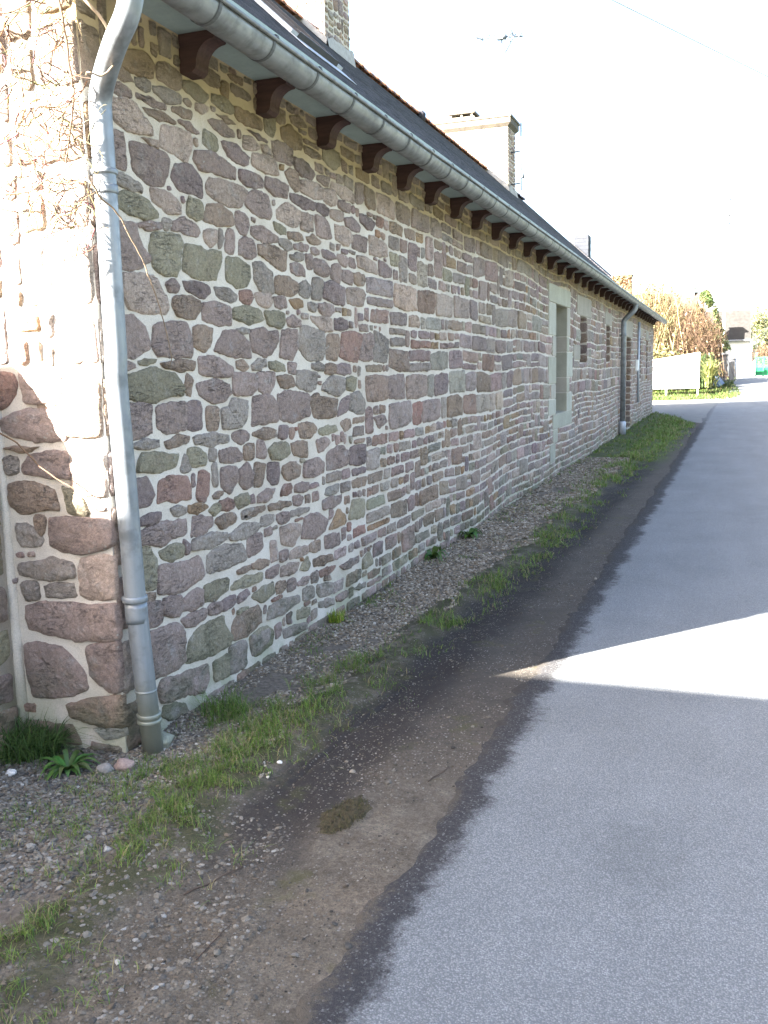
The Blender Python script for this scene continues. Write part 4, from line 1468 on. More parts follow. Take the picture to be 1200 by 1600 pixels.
m2 = MB()
roof_box(m2, -4.31, -4.38, 9.37, 10.42, 0.0, 0.075); roof_box(m2, -5.25, -5.32, 9.37, 10.42, 0.0, 0.085)
roof_box(m2, -4.38, -5.25, 9.37, 9.44, 0.0, 0.08); roof_box(m2, -4.38, -5.25, 10.35, 10.42, 0.0, 0.08)
sk = hpart(m2.build("skylight", M['dark'], None, False))
m2 = MB(); roof_box(m2, -4.38, -5.25, 9.44, 10.35, 0.01, 0.055)
o = m2.build("pane", M['glass'], None, False); o.parent = sk; o.matrix_parent_inverse = Matrix.Identity(4)
m2 = MB()
roof_box(m2, -4.12, -4.308, 9.22, 10.57, 0.008, 0.014); roof_box(m2, -4.31, -5.4, 10.422, 10.57, 0.008, 0.05); roof_box(m2, -4.31, -5.4, 9.22, 9.368, 0.008, 0.05)
o = m2.build("flashing", M['steel'], None, False); o.parent = sk


# chimneys
def chimney(name, x0, x1, y0, y1, ztop, label, seed):
    r3 = random.Random(seed)
    m2 = MB()
    zb = roof_z(x1) - 0.3
    zbl = zb
    fr3 = lambda u, v, d: (u, y0 - d, v)
    sd3 = lambda u, v, d: (x1 + d, u, v)
    bk3 = lambda u, v, d: (x0 + x1 - u, y1 + d, v)
    lf3 = lambda u, v, d: (x0 - d, y0 + y1 - u, v)
    for f3, a, b in ((fr3, x0, x1), (sd3, y0, y1), (bk3, x0, x1), (lf3, y0, y1)):
        rubble_fill(m2, a + 0.003, b - 0.003, zb, ztop, f3, r3, (), (), 1.3, lambda u: 0.05, 0.012, 0.016, 0, 0, 'kkpgbbd')
        m2.add([f3(u, v, 0) for u, v in ((a, zb), (b, zb), (b, ztop), (a, ztop))], [(0, 1, 2, 3)], (1, 1, 1), 1)
    m2.add([(x0, y0, ztop), (x1, y0, ztop), (x1, y1, ztop), (x0, y1, ztop)], [(0, 1, 2, 3)], (1, 1, 1), 1)
    o = hpart(m2.build(name, [M['stone'], M['mortar']], None, True, True))
    tag(o, label)
    # cement skirt where the stack leaves the slates
    m3 = MB()
    pts = []
    n = 14
    def skirt(path, out):
        vv = []
        for i, (x, y) in enumerate(path):
            zz = roof_z(x)
            hgt = 0.17 + 0.12 * noise.noise((x * 4, y * 4, seed))
            vv.append((x + out[0] * 0.03, y + out[1] * 0.03, zz + hgt))
            wd = 0.07 + 0.04 * noise.noise((x * 5, y * 5, seed + 4)); ox = x + out[0] * wd; oy = y + out[1] * wd
            zz2 = roof_z(ox)
            vv.append((ox, oy, zz2 + 0.015))
        ff = [(2 * i, 2 * i + 1, 2 * i + 3, 2 * i + 2) for i in range(len(path) - 1)]
        m3.add(vv, ff)
    skirt([(x1 + 0.02, y0 - 0.04 + (y1 - y0 + 0.08) * k / n) for k in range(n + 1)], (1, 0))
    skirt([(x0 + (x1 - x0 + 0.06) * k / n, y0 - 0.02) for k in range(n + 1)], (0, -1))
    skirt([(x1 + 0.06 - (x1 - x0 + 0.06) * k / n, y1 + 0.02) for k in range(n + 1)], (0, 1))
    c = m3.build("cement_skirt", M['cement'], None, True)
    c.parent = o
    return o


c1 = chimney("chimney", -7.75, -6.42, 15.1, 16.2, 10.2, "near stone chimney with a cement skirt", 3)
c2 = chimney("chimney", -8.3, -6.2, 27.95, 28.95, 8.62, "wide stone chimney with a projecting cap course", 8)
m2 = MB()
def slab(m2, x0, x1, y0, y1, z0, z1, bev):
    vv = [(x0 + bev, y0 + bev, z0), (x1 - bev, y0 + bev, z0), (x1 - bev, y1 - bev, z0), (x0 + bev, y1 - bev, z0),
          (x0, y0, z0 + bev), (x1, y0, z0 + bev), (x1, y1, z0 + bev), (x0, y1, z0 + bev), (x0, y0, z1), (x1, y0, z1), (x1, y1, z1), (x0, y1, z1)]
    m2.add(vv, [(3, 2, 1, 0), (0, 1, 5, 4), (1, 2, 6, 5), (2, 3, 7, 6), (3, 0, 4, 7), (4, 5, 9, 8), (5, 6, 10, 9), (6, 7, 11, 10), (7, 4, 8, 11), (8, 9, 10, 11)])
slab(m2, -8.40, -6.10, 27.84, 29.06, 8.62, 8.86, 0.09)
slab(m2, -8.43, -6.07, 27.81, 29.09, 8.861, 8.93, 0.012)
o = m2.build("chimney_cap", M['capstone'], None, False); o.parent = c2
m2 = MB()
for z in (8.98, 9.14):
    slab(m2, -8.02, -7.22, 28.05, 28.75, z, z + 0.07, 0.01)
for x in (-7.95, -7.62, -7.31):
    for y in (28.12, 28.66):
        m2.box(x - 0.03, x + 0.03, y - 0.03, y + 0.03, 8.931, 8.979); m2.box(x - 0.03, x + 0.03, y - 0.03, y + 0.03, 9.051, 9.139)
o = m2.build("chimney_vent", M['capstone'], None, False); o.parent = c2
m2 = MB()
m2.tube([(-5.88, 28.3, 6.85), (-5.88, 28.3, 8.75)], 0.022, 8)
for z in (7.06, 7.97):
    m2.tube([(-6.19, 28.3, z - 0.02), (-5.88, 28.3, z)], 0.022, 6)
m2.box(-5.87, -5.79, 28.25, 28.35, 7.2, 7.38)
o = m2.build("aerial_mast", M['aerial'], None, True); o.parent = c2

# meter box and conduit by the far opening
m2 = MB(); m2.box(-2.385, -2.33, 26.9, 27.2, 1.5, 1.80); m2.box(-2.33, -2.32, 26.93, 27.17, 1.53, 1.77)
hpart(m2.build("meter_box", M['white'], None, False))
m2 = MB(); m2.tube([(-2.36, 27.5, 0.6), (-2.36, 27.5, 2.85)], 0.035, 8)
hpart(m2.build("conduit", M['steel'], None, True))

# ------------------------------------------------------------------ ground and road
def sstep(a, b, x):
    t = np.clip((np.asarray(x, float) - a) / (b - a), 0, 1)
    return t * t * (3 - 2 * t)


def terrain(x, y):
    """the lane is level past the house and then climbs gently"""
    y = np.asarray(y, float)
    return 0.72 * sstep(46, 66, y) + 0.0035 * np.maximum(0, y - 62)


def verge_z(x, y):
    x = np.asarray(x, float); y = np.asarray(y, float)
    z = terrain(x, y)
    near = sstep(36, 27, y) * sstep(-1.0, -1.3, x)
    n = (fbm(x * 2.2, y * 1.6, 3, 4) - 0.5) * 0.06 + (fbm(x * 14, y * 12, 5, 3) - 0.5) * 0.016
    z = z + n * near
    # wheel rut beside the grass, grass bank slightly raised, gravel falls towards the wall
    xc = x - 0.022 * y
    z = z + near * (-0.018 * np.exp(-((xc + 1.60) / 0.14) ** 2) + 0.02 * np.exp(-((xc + 1.86) / 0.10) ** 2))
    # tyre tread lines
    for k, w in ((-0.035, 0.011), (0.0, 0.013), (0.045, 0.011)):
        g = np.exp(-((x - (-1.635 + 0.052 * (y - 3.1) + k)) / w) ** 2) * sstep(2.9, 3.3, y) * sstep(4.7, 4.1, y)
        z = z - 0.015 * g * near * (0.6 + 0.6 * vnoise(x * 0, y * 14, 8))
    g = np.exp(-((x - (-1.235 + 0.055 * (y - 2.0))) / 0.009) ** 2) * sstep(1.6, 2.0, y) * sstep(3.4, 2.9, y)
    z = z - 0.008 * g * near
    # nothing may poke through the road lying over it
    z = z - 0.03 * sstep(-0.98 + 0.012 * y, -0.86 + 0.012 * y, x) * sstep(4.6, 4.4, x)
    z = z - 0.04 * sstep(-0.2, 0.8, y - (27.6 + 6.6 * sstep(-0.75, -2.4, x))) * sstep(46.8, 45.5, y) * sstep(-0.3, -0.6, x)
    return z


xs = np.concatenate([[-900, -300, -120, -60, -30, -16, -9, -6, -4.5], np.arange(-3.6, -1.8, 0.03), np.arange(-1.8, -0.88, 0.0115), [-0.8, -0.4, 0.5, 2, 3.5, 4.3, 4.42, 4.6, 5, 6, 8, 12, 20, 40, 90, 300, 900]])
ys = [1.0]
while ys[-1] < 46:
    ys.append(ys[-1] + max(0.014, 0.0115 * ys[-1]))
ys = np.concatenate([[-400, -120, -40, -15, -6, -2, -0.5, 0.4], np.array(ys), np.arange(47, 75, 1.0), [80, 90, 110, 150, 220, 400, 900, 1600]])
X, Y = np.meshgrid(xs, ys)
Z = verge_z(X, Y)
nx, ny = len(xs), len(ys)
I = (np.arange(ny - 1)[:, None] * nx + np.arange(nx - 1)[None, :]).ravel()
F = np.stack([I, I + 1, I + nx + 1, I + nx], 1)
ground = np_mesh("ground", np.stack([X.ravel(), Y.ravel(), Z.ravel()], 1), [F], M['ground'], None, True)
tag(ground, kind='structure')

# road sheet with a ragged near edge
ys2 = np.concatenate([np.arange(-12, 0.8, 0.4), np.arange(0.8, 8, 0.03), np.arange(8, 20, 0.12), np.arange(20, 70, 0.5), np.arange(70, 160, 5)])
nq = 14
tt = np.array([0, .012, .03, .06, .1, .16, .24, .34, .45, .56, .67, .78, .9, 1.0])
edge = -1.03 + 0.012 * ys2 + (fbm(ys2 * 1.4, ys2 * 0, 21, 3) - 0.5) * 0.12 + (fbm(ys2 * 11, ys2 * 0 + 3, 23, 4) - 0.5) * 0.09
edge = np.where(ys2 > 36, edge + (ys2 - 36) * 0.03, edge)
right = 4.35 + np.where(ys2 > 40, (ys2 - 40) * 0.06, 0)
XX = edge[:, None] + (right - edge)[:, None] * tt[None, :]
YY = np.repeat(ys2[:, None], nq, 1)
ZZ = terrain(XX, YY) + 0.006 + (fbm(XX * 0.8, YY * 0.5, 31, 2) - 0.5) * 0.004
ZZ[:, 0] -= 0.016
I = (np.arange(len(ys2) - 1)[:, None] * nq + np.arange(nq - 1)[None, :]).ravel()
F = np.stack([I, I + 1, I + nq + 1, I + nq], 1)
road = np_mesh("road", np.stack([XX.ravel(), YY.ravel(), ZZ.ravel()], 1), [F], M['road'], None, True)
tag(road, kind='structure')

# side road that turns off behind the house
M['sideroad'] = mat_plain("side road asphalt", (0.155, 0.155, 0.152), 0.9, var=0.18, scale=3, bump=0.4)
vv = []; n = 24
for i in range(n + 1):
    x = -0.2 - 26 * (i / n) ** 1.6
    y0 = 27.6 + 6.6 * float(sstep(-0.75, -2.4, x)) ; y1 = 45.8 + 2.4 * math.exp(-((x + 0.2) / 1.2) ** 2)
    for k in range(5):
        y = y0 + (y1 - y0) * k / 4
        vv.append((x, y, float(terrain(x, y)) + 0.002))
ff = [(i * 5 + k, i * 5 + k + 1, i * 5 + k + 6, i * 5 + k + 5) for i in range(n) for k in range(4)]
m2 = MB(); m2.add(vv, ff)
tag(m2.build("side_road", M['sideroad'], None, True), kind='structure')


# ------------------------------------------------------------------ gravel
ICO = None


def ico():
    global ICO
    if ICO is None:
        b = bmesh.new(); bmesh.ops.create_icosphere(b, subdivisions=1, radius=1.0)
        b.verts.ensure_lookup_table()
        ICO = (np.array([v.co[:] for v in b.verts]), np.array([[v.index for v in f.verts] for f in b.faces]))
        b.free()
    return ICO


def scatter_stones(name, P, size, cols, seed, flat=0.6):
    r = np.random.RandomState(seed)
    V, Fc = ico()
    n = len(P)
    sc = size[:, None] * np.stack([r.uniform(.75, 1.25, n), r.uniform(.6, 1.1, n), flat * r.uniform(.7, 1.2, n)], 1)
    jit = 1 + r.uniform(-.28, .28, (n, len(V)))
    v = V[None] * jit[:, :, None] * sc[:, None, :]
    # random turn: yaw and a little tilt
    a = r.uniform(0, 2 * np.pi, n); b = r.normal(0, .35, n)
    ca, sa, cb, sb = np.cos(a), np.sin(a), np.cos(b), np.sin(b)
    x, y, z = v[..., 0], v[..., 1], v[..., 2]
    y, z = y * cb[:, None] - z * sb[:, None], y * sb[:, None] + z * cb[:, None]
    x, y = x * ca[:, None] - y * sa[:, None], x * sa[:, None] + y * ca[:, None]
    v = np.stack([x, y, z], -1) + P[:, None, :]
    f = Fc[None] + (np.arange(n) * len(V))[:, None, None]
    c = np.repeat(cols[:, None, :], len(V), 1)
    return np_mesh(name, v.reshape(-1, 3), [f.reshape(-1, 3)], M['pebble'], None, False, c.reshape(-1, 3))


def gravel_cols(n, r):
    base = np.array([(0.20, 0.178, 0.145), (0.145, 0.130, 0.110), (0.26, 0.238, 0.205), (0.165, 0.132, 0.098), (0.10, 0.092, 0.082), (0.34, 0.328, 0.30)])
    p = [.28, .22, .18, .17, .12, .03]
    return base[r.choice(6, n, p=p)] * r.uniform(.75, 1.2, (n, 1))


r = np.random.RandomState(5)
# strip along the wall
n = 34000
gy = 2.9 * np.exp(r.uniform(0, math.log(17 / 2.9), n))
gx = r.uniform(-2.42, -1.55, n)
lim = -1.90 + 0.022 * gy + (fbm(gx * 3, gy * 2, 41) - 0.5) * 0.5
dens = (fbm(gx * 5, gy * 4, 43) > 0.36)
k = (gx < lim) & dens
gx, gy = gx[k], gy[k]
sz = r.uniform(.0045, .0105, len(gx)) * np.clip(gy / 4.5, 1, 2.2)
pz = verge_z(gx, gy) + sz * 0.25
A = [np.stack([gx, gy, pz], 1)]; S = [sz]; C_ = [gravel_cols(len(gx), r) * np.array([1.22, 1.16, 1.08])]
# coarser stones in front of the gable and down to the lower left corner
n = 34000
gx = r.uniform(-3.2, -1.1, n); gy = r.uniform(1.25, 3.25, n)
d = fbm(gx * 3, gy * 3, 47)
band = -1.98 + 0.0 * gy + (d - 0.5) * 0.9
core = gx < band
sparse = (gx < -1.30 + 0.30 * (2.4 - gy)) & (gy < 2.85) & (r.uniform(0, 1, n) < 0.30 * np.clip((d - 0.22) * 4, 0.1, 1) * np.clip((-1.0 - gx) * 2.2, 0, 1))
k = core | sparse
gx, gy = gx[k], gy[k]
sz = np.abs(r.normal(.0045, .0034, len(gx))) + .0032
A.append(np.stack([gx, gy, verge_z(gx, gy) + sz * np.where(core[k], .15, -.12)], 1)); S.append(sz); C_.append(gravel_cols(len(gx), r) * np.where(core[k], .84, .74)[:, None])
# grit and chips lying on the earth
n = 30000
gy = 1.3 * np.exp(r.uniform(0, math.log(9 / 1.3), n)); gx = r.uniform(-1.95, -0.98, n) + 0.012 * gy
k = (fbm(gx * 4, gy * 3, 49) + r.uniform(-.25, .25, n)) > 0.5
gx, gy = gx[k], gy[k]
sz = np.abs(r.normal(.0013, .0016, len(gx))) + .0009
big = r.uniform(0, 1, len(gx)) < 0.02
sz[big] *= 2.4
A.append(np.stack([gx, gy, verge_z(gx, gy) + sz * 0.3], 1)); S.append(sz); C_.append(gravel_cols(len(gx), r) * r.uniform(.35, .95, (len(gx), 1)))
gravel = scatter_stones("gravel", np.concatenate(A), np.concatenate(S), np.concatenate(C_), 3, 0.5)
tag(gravel, kind='stuff')


# ------------------------------------------------------------------ grass
def blades(name, P, L, W, cols, seed, lean=0.6, parent=None):
    """each blade is a bent tapering strip of three segments"""
    r = np.random.RandomState(seed)
    n = len(P)
    az = r.uniform(0, 2 * np.pi, n)
    side = np.stack([np.cos(az), np.sin(az), np.zeros(n)], 1)
    fwd = np.stack([-np.sin(az), np.cos(az), np.zeros(n)], 1)
    le = np.abs(r.normal(lean, lean * .5, n))
    up = np.array([0, 0, 1.0])
    def at(t):
        bend = le * t * t
        return P + fwd * (L * bend)[:, None] + up * (L * t * np.sqrt(np.clip(1 - (bend * .6) ** 2, .15, 1)))[:, None]
    p0, p1, p2, p3 = P - up * 0.004, at(.4), at(.75), at(1.0)
    w = (W / 2)[:, None]
    v = np.stack([p0 - side * w, p0 + side * w, p1 - side * w * .9, p1 + side * w * .9, p2 - side * w * .55, p2 + side * w * .55, p3], 1)
    b = (np.arange(n) * 7)[:, None]
    q = np.concatenate([b + np.array([[0, 1, 3, 2]]), b + np.array([[2, 3, 5, 4]])])
    t3 = b + np.array([[4, 5, 6]])
    c = np.repeat(cols[:, None, :], 7, 1)
    return np_mesh(name, v.reshape(-1, 3), [q, t3], M['grass'], parent, True, c.reshape(-1, 3))


def grass_cols(n, r, dry=0.15):
    base = np.array([(0.100, 0.165, 0.030), (0.135, 0.215, 0.040), (0.075, 0.130, 0.028), (0.18, 0.235, 0.055)])
    c = base[r.choice(4, n, p=[.35, .3, .2, .15])] * r.uniform(.8, 1.25, (n, 1))
    d = r.uniform(0, 1, n) < dry
    c[d] = np.array([0.26, 0.22, 0.11]) * r.uniform(.7, 1.2, (d.sum(), 1))
    return c


r = np.random.RandomState(9)
P_, L_, W_ = [], [], []
n = 210000
gy = 2.75 * np.exp(r.uniform(0, math.log(34 / 2.75), n))
gx = r.uniform(-2.42, -0.75, n)
# centre line of the grass band
cen = np.interp(gy, [2.8, 3.3, 3.9, 4.7, 6.0, 8.1, 12, 18, 26, 34], [-1.95, -1.93, -1.95, -1.80, -1.62, -1.55, -1.62, -1.5, -1.35, -1.3])
wid = np.interp(gy, [2.8, 3.3, 3.9, 4.7, 6.0, 8.1, 12, 17, 26, 34], [.11, .20, .26, .17, .15, .17, .28, .36, .50, .60])
q = np.exp(-(np.abs(gx - cen) / wid) ** 2.2)
q = q * (1 - sstep(-0.6, 0.6, gy - (27.8 + 6.4 * sstep(-0.75, -2.4, gx))))
cl = fbm(gx * 5, gy * 3.2, 51, 4) - 0.07 * sstep(4.4, 5.2, gy) * sstep(18, 15, gy)
fine = fbm(gx * 16, gy * 12, 53, 2)
m = q * np.clip((cl - 0.34) * 4.0, 0, 1.3) * np.clip((fine - 0.30) * 3.5, 0.05, 1.2)
# strays on the gravel
m = np.maximum(m, 0.35 * np.clip((fbm(gx * 4, gy * 2.6, 57) - 0.60) * 8, 0, 1) * (gx < cen) * (gy > 4.5))
m = np.maximum(m, 1.0 * np.exp(-(np.abs(gx + 2.05) / .22) ** 3) * np.exp(-(np.abs(gy - 3.55) / .42) ** 3) * np.clip((cl - 0.33) * 4, 0, 1) * np.clip((fine - .3) * 3.5, .1, 1))
m = np.maximum(m, 0.55 * np.exp(-((gx + 2.33) / .10) ** 2) * np.clip((fbm(gx * 2, gy * 1.7, 58) - 0.55) * 8, 0, 1))
k = r.uniform(0, 1, n) < m * np.interp(gy, [2.8, 3.2, 4.4, 5, 10, 34], [0.8, 1.0, 1.0, .8, .9, 1])
gx, gy, q2 = gx[k], gy[k], q[k]
P_.append(np.stack([gx, gy, verge_z(gx, gy)], 1))
L_.append((.016 + .062 * r.uniform(0, 1, len(gx)) ** 1.9) * (0.55 + 0.6 * q2) * np.interp(gy, [3, 8, 30], [1, 1.0, 1.9]))
W_.append(r.uniform(.0018, .0034, len(gx)) * np.interp(gy, [3, 6, 12, 30], [1, 1.35, 2.6, 6]))
# thin tufts in the coarse gravel at the lower left
n = 52000
gx = r.uniform(-3.1, -1.45, n); gy = r.uniform(1.5, 3.2, n)
cl = fbm(gx * 3.2, gy * 3.2, 61, 4); fine = fbm(gx * 14, gy * 14, 63, 2)
band = np.exp(-(np.abs(gx + 2.05 - 0.05 * np.sin(gy * 5)) / 0.36) ** 2)
m = 1.6 * band * np.clip((cl - 0.42) * 6, 0, 1) * np.clip((fine - 0.36) * 5, 0, 1)
k = r.uniform(0, 1, n) < m * .85
gx, gy = gx[k], gy[k]
P_.append(np.stack([gx, gy, verge_z(gx, gy)], 1))
L_.append(.012 + .035 * r.uniform(0, 1, len(gx)) ** 1.6); W_.append(r.uniform(.0018, .003, len(gx)))
# grass bank beyond the side road
n = 16000
gy = r.uniform(46.5, 62, n); gx = r.uniform(-7, 1.2, n)
k = (gx < 1.0 - 0.05 * (gy - 46)) & (fbm(gx * 1.2, gy * .8, 65) > 0.36) & (gx < 0.75 - 0.9 * np.exp(-(gy - 46.5) / 1.5))
gx, gy = gx[k], gy[k]
P_.append(np.stack([gx, gy, terrain(gx, gy)], 1))
L_.append(r.uniform(.08, .20, len(gx))); W_.append(r.uniform(.02, .04, len(gx)))
P_ = np.concatenate(P_)
grass = blades("grass", P_, np.concatenate(L_), np.concatenate(W_), grass_cols(len(P_), r, 0.2) * np.interp(P_[:, 1], [6, 20, 45, 46], [1, 1.15, .7, .5])[:, None], 71, 1.05)
tag(grass, kind='stuff')


def tuft(name, x, y, n, rad, Lr, Wr, dry, seed, label, lean=1.0, tone=(1, 1, 1), cat='grass tuft'):
    r = np.random.RandomState(seed)
    a = r.uniform(0, 2 * np.pi, n); d = rad * np.sqrt(r.uniform(0, 1, n))
    px = x + d * np.cos(a); py = y + d * np.sin(a)
    P = np.stack([px, py, verge_z(px, py)], 1)
    o = blades(name, P, r.uniform(*Lr, n), r.uniform(*Wr, n), grass_cols(n, r, dry) * np.array(tone), seed + 1, lean)
    return tag(o, label, cat)


tuft("grass_tuft", -2.80, 3.06, 620, 0.13, (.07, .19), (.003, .006), .05, 81, "dark bushy grass tuft at the foot of the sunlit gable", 1.35, (.55, .62, .8))
tuft("grass_tuft", -2.35, 5.42, 160, 0.06, (.05, .10), (.003, .005), .1, 83, "small yellow green grass tuft alone against the wall foot", 0.7, (1.7, 1.5, .9))
tuft("grass_tuft", -2.22, 3.75, 260, 0.12, (.05, .12), (.0025, .0045), .05, 85, "loose green grass clump on the gravel just past the downpipe foot", 0.9)


def leaf_plant(name, x, y, n, L, W, seed, label, tone=(0.075, 0.14, 0.03), rise=0.5):
    r = random.Random(seed)
    m2 = MB()
    z = float(verge_z(x, y))
    for i in range(n):
        a = 2 * math.pi * i / n + r.uniform(-.4, .4)
        l = L * r.uniform(.55, 1.1); w = W * r.uniform(.7, 1.1); up = rise * r.uniform(.5, 1.3)
        c = tuple(q * r.uniform(.75, 1.25) for q in tone)
        dx, dy = math.cos(a), math.sin(a)
        rows = 7; vv = []
        for k in range(rows):
            t = k / (rows - 1)
            ww = w * (math.sin(math.pi * min(1, t * 0.9 + 0.1)) ** 0.7) * (1 - t ** 5) * (0.25 if k == 0 else 1)
            h = l * (up * t - up * 1.05 * t * t * t)
            px, py, pz = x + dx * l * t, y + dy * l * t, z + 0.004 + max(h, 0.0) + 0.003 * r.uniform(-1, 1)
            vv += [(px - dy * ww / 2, py + dx * ww / 2, pz + ww * .15), (px, py, pz), (px + dy * ww / 2, py - dx * ww / 2, pz + ww * .15)]
        ff = []
        for k in range(rows - 1):
            for s in (0, 1):
                ff.append((k * 3 + s, k * 3 + s + 1, k * 3 + s + 4, k * 3 + s + 3))
        m2.add(vv, ff, c)
    return tag(m2.build(name, M['leaf'], None, True, True), label, 'weed')


leaf_plant("dock_weed", -2.53, 2.98, 34, 0.15, 0.026, 91, "bright broad leaved weed rosette in the gravel below the gable", (0.085, 0.16, 0.04), 0.85)
leaf_plant("dock_weed", -2.33, 7.50, 12, 0.15, 0.06, 92, "dark leafy weed growing out of the wall foot, nearer of the two", (0.06, 0.11, 0.03), 1.3)
leaf_plant("dock_weed", -2.30, 8.60, 14, 0.17, 0.06, 93, "green leafy weed growing out of the wall foot, farther of the two", (0.075, 0.14, 0.035), 1.2)

# clod of mossy earth on the verge
m2 = MB()
n = 56; rr = 18
vv = []
for i in range(rr + 1):
    t = i / rr
    for k in range(n):
        a = 2 * math.pi * k / n
        wob = 1 + 0.4 * noise.noise((math.cos(a) * 1.4, math.sin(a) * 1.4, 2.2)) + 0.2 * noise.noise((math.cos(a) * 5, math.sin(a) * 5, 2.2))
        x = -1.27 + math.cos(a) * 0.085 * t * wob; y = 2.95 + math.sin(a) * 0.16 * t * wob
        z = float(verge_z(x, y)) - 0.006 + 0.020 * (1 - t ** 2.2) + (0.011 * noise.noise((x * 45, y * 45, 0)) + 0.007 * noise.noise((x * 110, y * 110, 0))) * (1 - t * .5)
        vv.append((x, y, z))
ff = [(i * n + k, (i + 1) * n + k, (i + 1) * n + (k + 1) % n, i * n + (k + 1) % n) for i in range(rr) for k in range(n)]
m2.add(vv, ff)
clod = tag(m2.build("earth_clod", M['moss'], None, True), "flat clod of mossy earth lying on the bare verge", "clod")
rc = np.random.RandomState(17)
n = 420
an = rc.uniform(0, 2 * np.pi, n); rd = np.sqrt(rc.uniform(0, 1, n))
Pm = np.stack([-1.27 + np.cos(an) * rd * .08, 2.95 + np.sin(an) * rd * .15, np.zeros(n)], 1)
Pm[:, 2] = verge_z(Pm[:, 0], Pm[:, 1]) + 0.012 * (1 - rd ** 2)
blades("moss_fibres", Pm, rc.uniform(.006, .018, n), rc.uniform(.0015, .003, n), np.array([(0.06, 0.055, 0.022), (0.09, 0.075, 0.035), (0.045, 0.05, 0.018)])[rc.randint(0, 3, n)], 18, 1.2, clod)


def loose_stone(name, x, y, s, col, seed, label, sink=0.3):
    r = random.Random(seed)
    b = bmesh.new(); bmesh.ops.create_icosphere(b, subdivisions=3, radius=1.0)
    m2 = MB()
    z = float(verge_z(x, y))
    vv = []
    for v in b.verts:
        c = v.co
        k = 1 + 0.28 * noise.noise((c.x * 1.4, c.y * 1.4, c.z * 1.4 + seed)) + 0.1 * noise.noise((c.x * 4, c.y * 4, c.z * 4 + seed))
        vv.append((x + c.x * k * s[0], y + c.y * k * s[1], z + c.z * k * s[2] + s[2] * (1 - sink)))
    b.verts.index_update()
    m2.add(vv, [tuple(q.index for q in f.verts) for f in b.faces], col)
    b.free()
    return tag(m2.build(name, M['pebble'], None, True, True), label, 'stone')


loose_stone("stone", -2.30, 3.05, (.045, .035, .03), (0.30, 0.22, 0.19), 1, "rounded pinkish stone beside the foot of the near downpipe")
loose_stone("stone", -2.36, 3.0, (.035, .03, .022), (0.24, 0.22, 0.2), 2, "small grey stone left of the pinkish stone at the near downpipe")
loose_stone("stone", -2.98, 3.02, (.10, .07, .05), (0.36, 0.26, 0.2), 3, "flat buff stone under the low wall beside the dark grass tuft")
loose_stone("stone", -2.72, 2.86, (.022, .02, .014), (0.62, 0.6, 0.58), 4, "single white pebble on the gravel left of the leafy weed")
loose_stone("stone", -1.70, 3.28, (.012, .011, .006), (0.65, 0.63, 0.6), 5, "tiny white pebble alone on the dark damp earth", 0.2)
loose_stone("stone", -2.31, 3.32, (.07, .06, .035), (0.25, 0.25, 0.19), 6, "mossy stone between the near downpipe foot and the wall")

# twigs fallen on the verge
tw = [((-1.56, 2.32), (-1.44, 2.58), 'longest thin dry twig on the bare earth'), ((-1.33, 2.02), (-1.32, 2.2), 'short straight dry twig on the earth nearest the viewer'),
      ((-1.06, 3.30), (-1.02, 3.45), 'bent dark twig lying close to the asphalt edge')]
for (a, b, l) in tw:
    m2 = MB()
    pts = []
    for k in range(9):
        t = k / 8
        x = a[0] + (b[0] - a[0]) * t + 0.006 * noise.noise((t * 4, a[0] * 9, 0)); y = a[1] + (b[1] - a[1]) * t + 0.01 * noise.noise((t * 5, a[1], 3))
        pts.append((x, y, float(verge_z(x, y)) + 0.004))
    m2.tube(pts, [0.0022 - 0.0012 * k / 8 for k in range(9)], 6, (0.07, 0.05, 0.04))
    tag(m2.build("fallen_twig", M['bark'], None, True, True), l, "twig")

# ------------------------------------------------------------------ low wall joining the gable on the left
lw = tag(empty("garden_wall", (-3.1, 2.8, 0)), "low stone wall butting against the gable at the left edge", "wall")
XL = -2.945
mb = MB()
l3 = lambda u, v, d: (XL + d, u, v)
r4 = random.Random(77)
rubble_fill(mb, 2.72, 3.18, 0.0, 1.62, l3, r4, (), (), 1.4, None, 0.014, 0.012, 0, 0, 'ggpgbn')
rubble_fill(mb, 0.2, 2.72, 0.0, 0.95, l3, r4, (), (), 1.4, lambda u: 0.03, 0.014, 0.012, 0, 0, 'ggpgbn')
top = [(3.2, 1.66), (3.08, 1.75), (2.98, 1.77), (2.86, 1.72), (2.76, 1.60), (2.72, 1.4), (2.72, 1.0), (0.2, 0.98)]
side = [(3.2, -0.05)] + top + [(0.2, -0.05)]
n = len(side)
vv = [(XL, y, z) for y, z in side] + [(XL - 0.4, y, z) for y, z in side]
mb.add(vv, [tuple(range(n - 1, -1, -1)), tuple(range(n, 2 * n))] + [(k, (k + 1) % n, n + (k + 1) % n, n + k) for k in range(n)], (1, 1, 1), 1)
# mortar fillet in the inner corner
pts = [(XL, 3.2, 1.62), (XL, 3.2, 1.0), (XL, 3.2, 0.5), (XL, 3.2, -0.02)]
mb.tube(pts, [0.022, 0.024, 0.03, 0.035], 10, (1, 1, 1), 1)
o = mb.build("masonry", [M['stone'], M['mortar']], None, True, True)
o.parent = lw; o.matrix_parent_inverse = Matrix.Translation((3.1, -2.8, 0))

# ------------------------------------------------------------------ leafless creeper on the gable
vine = tag(empty("climbing_vine", (-2.7, 3.1, 0)), "leafless climbing vine trailing over the sunlit gable and round the downpipe", "vine")


def vine_part(name, m2):
    o = m2.build(name, M['bark'], None, True, True)
    o.parent = vine; o.matrix_parent_inverse = Matrix.Translation((2.7, -3.1, 0))
    return o


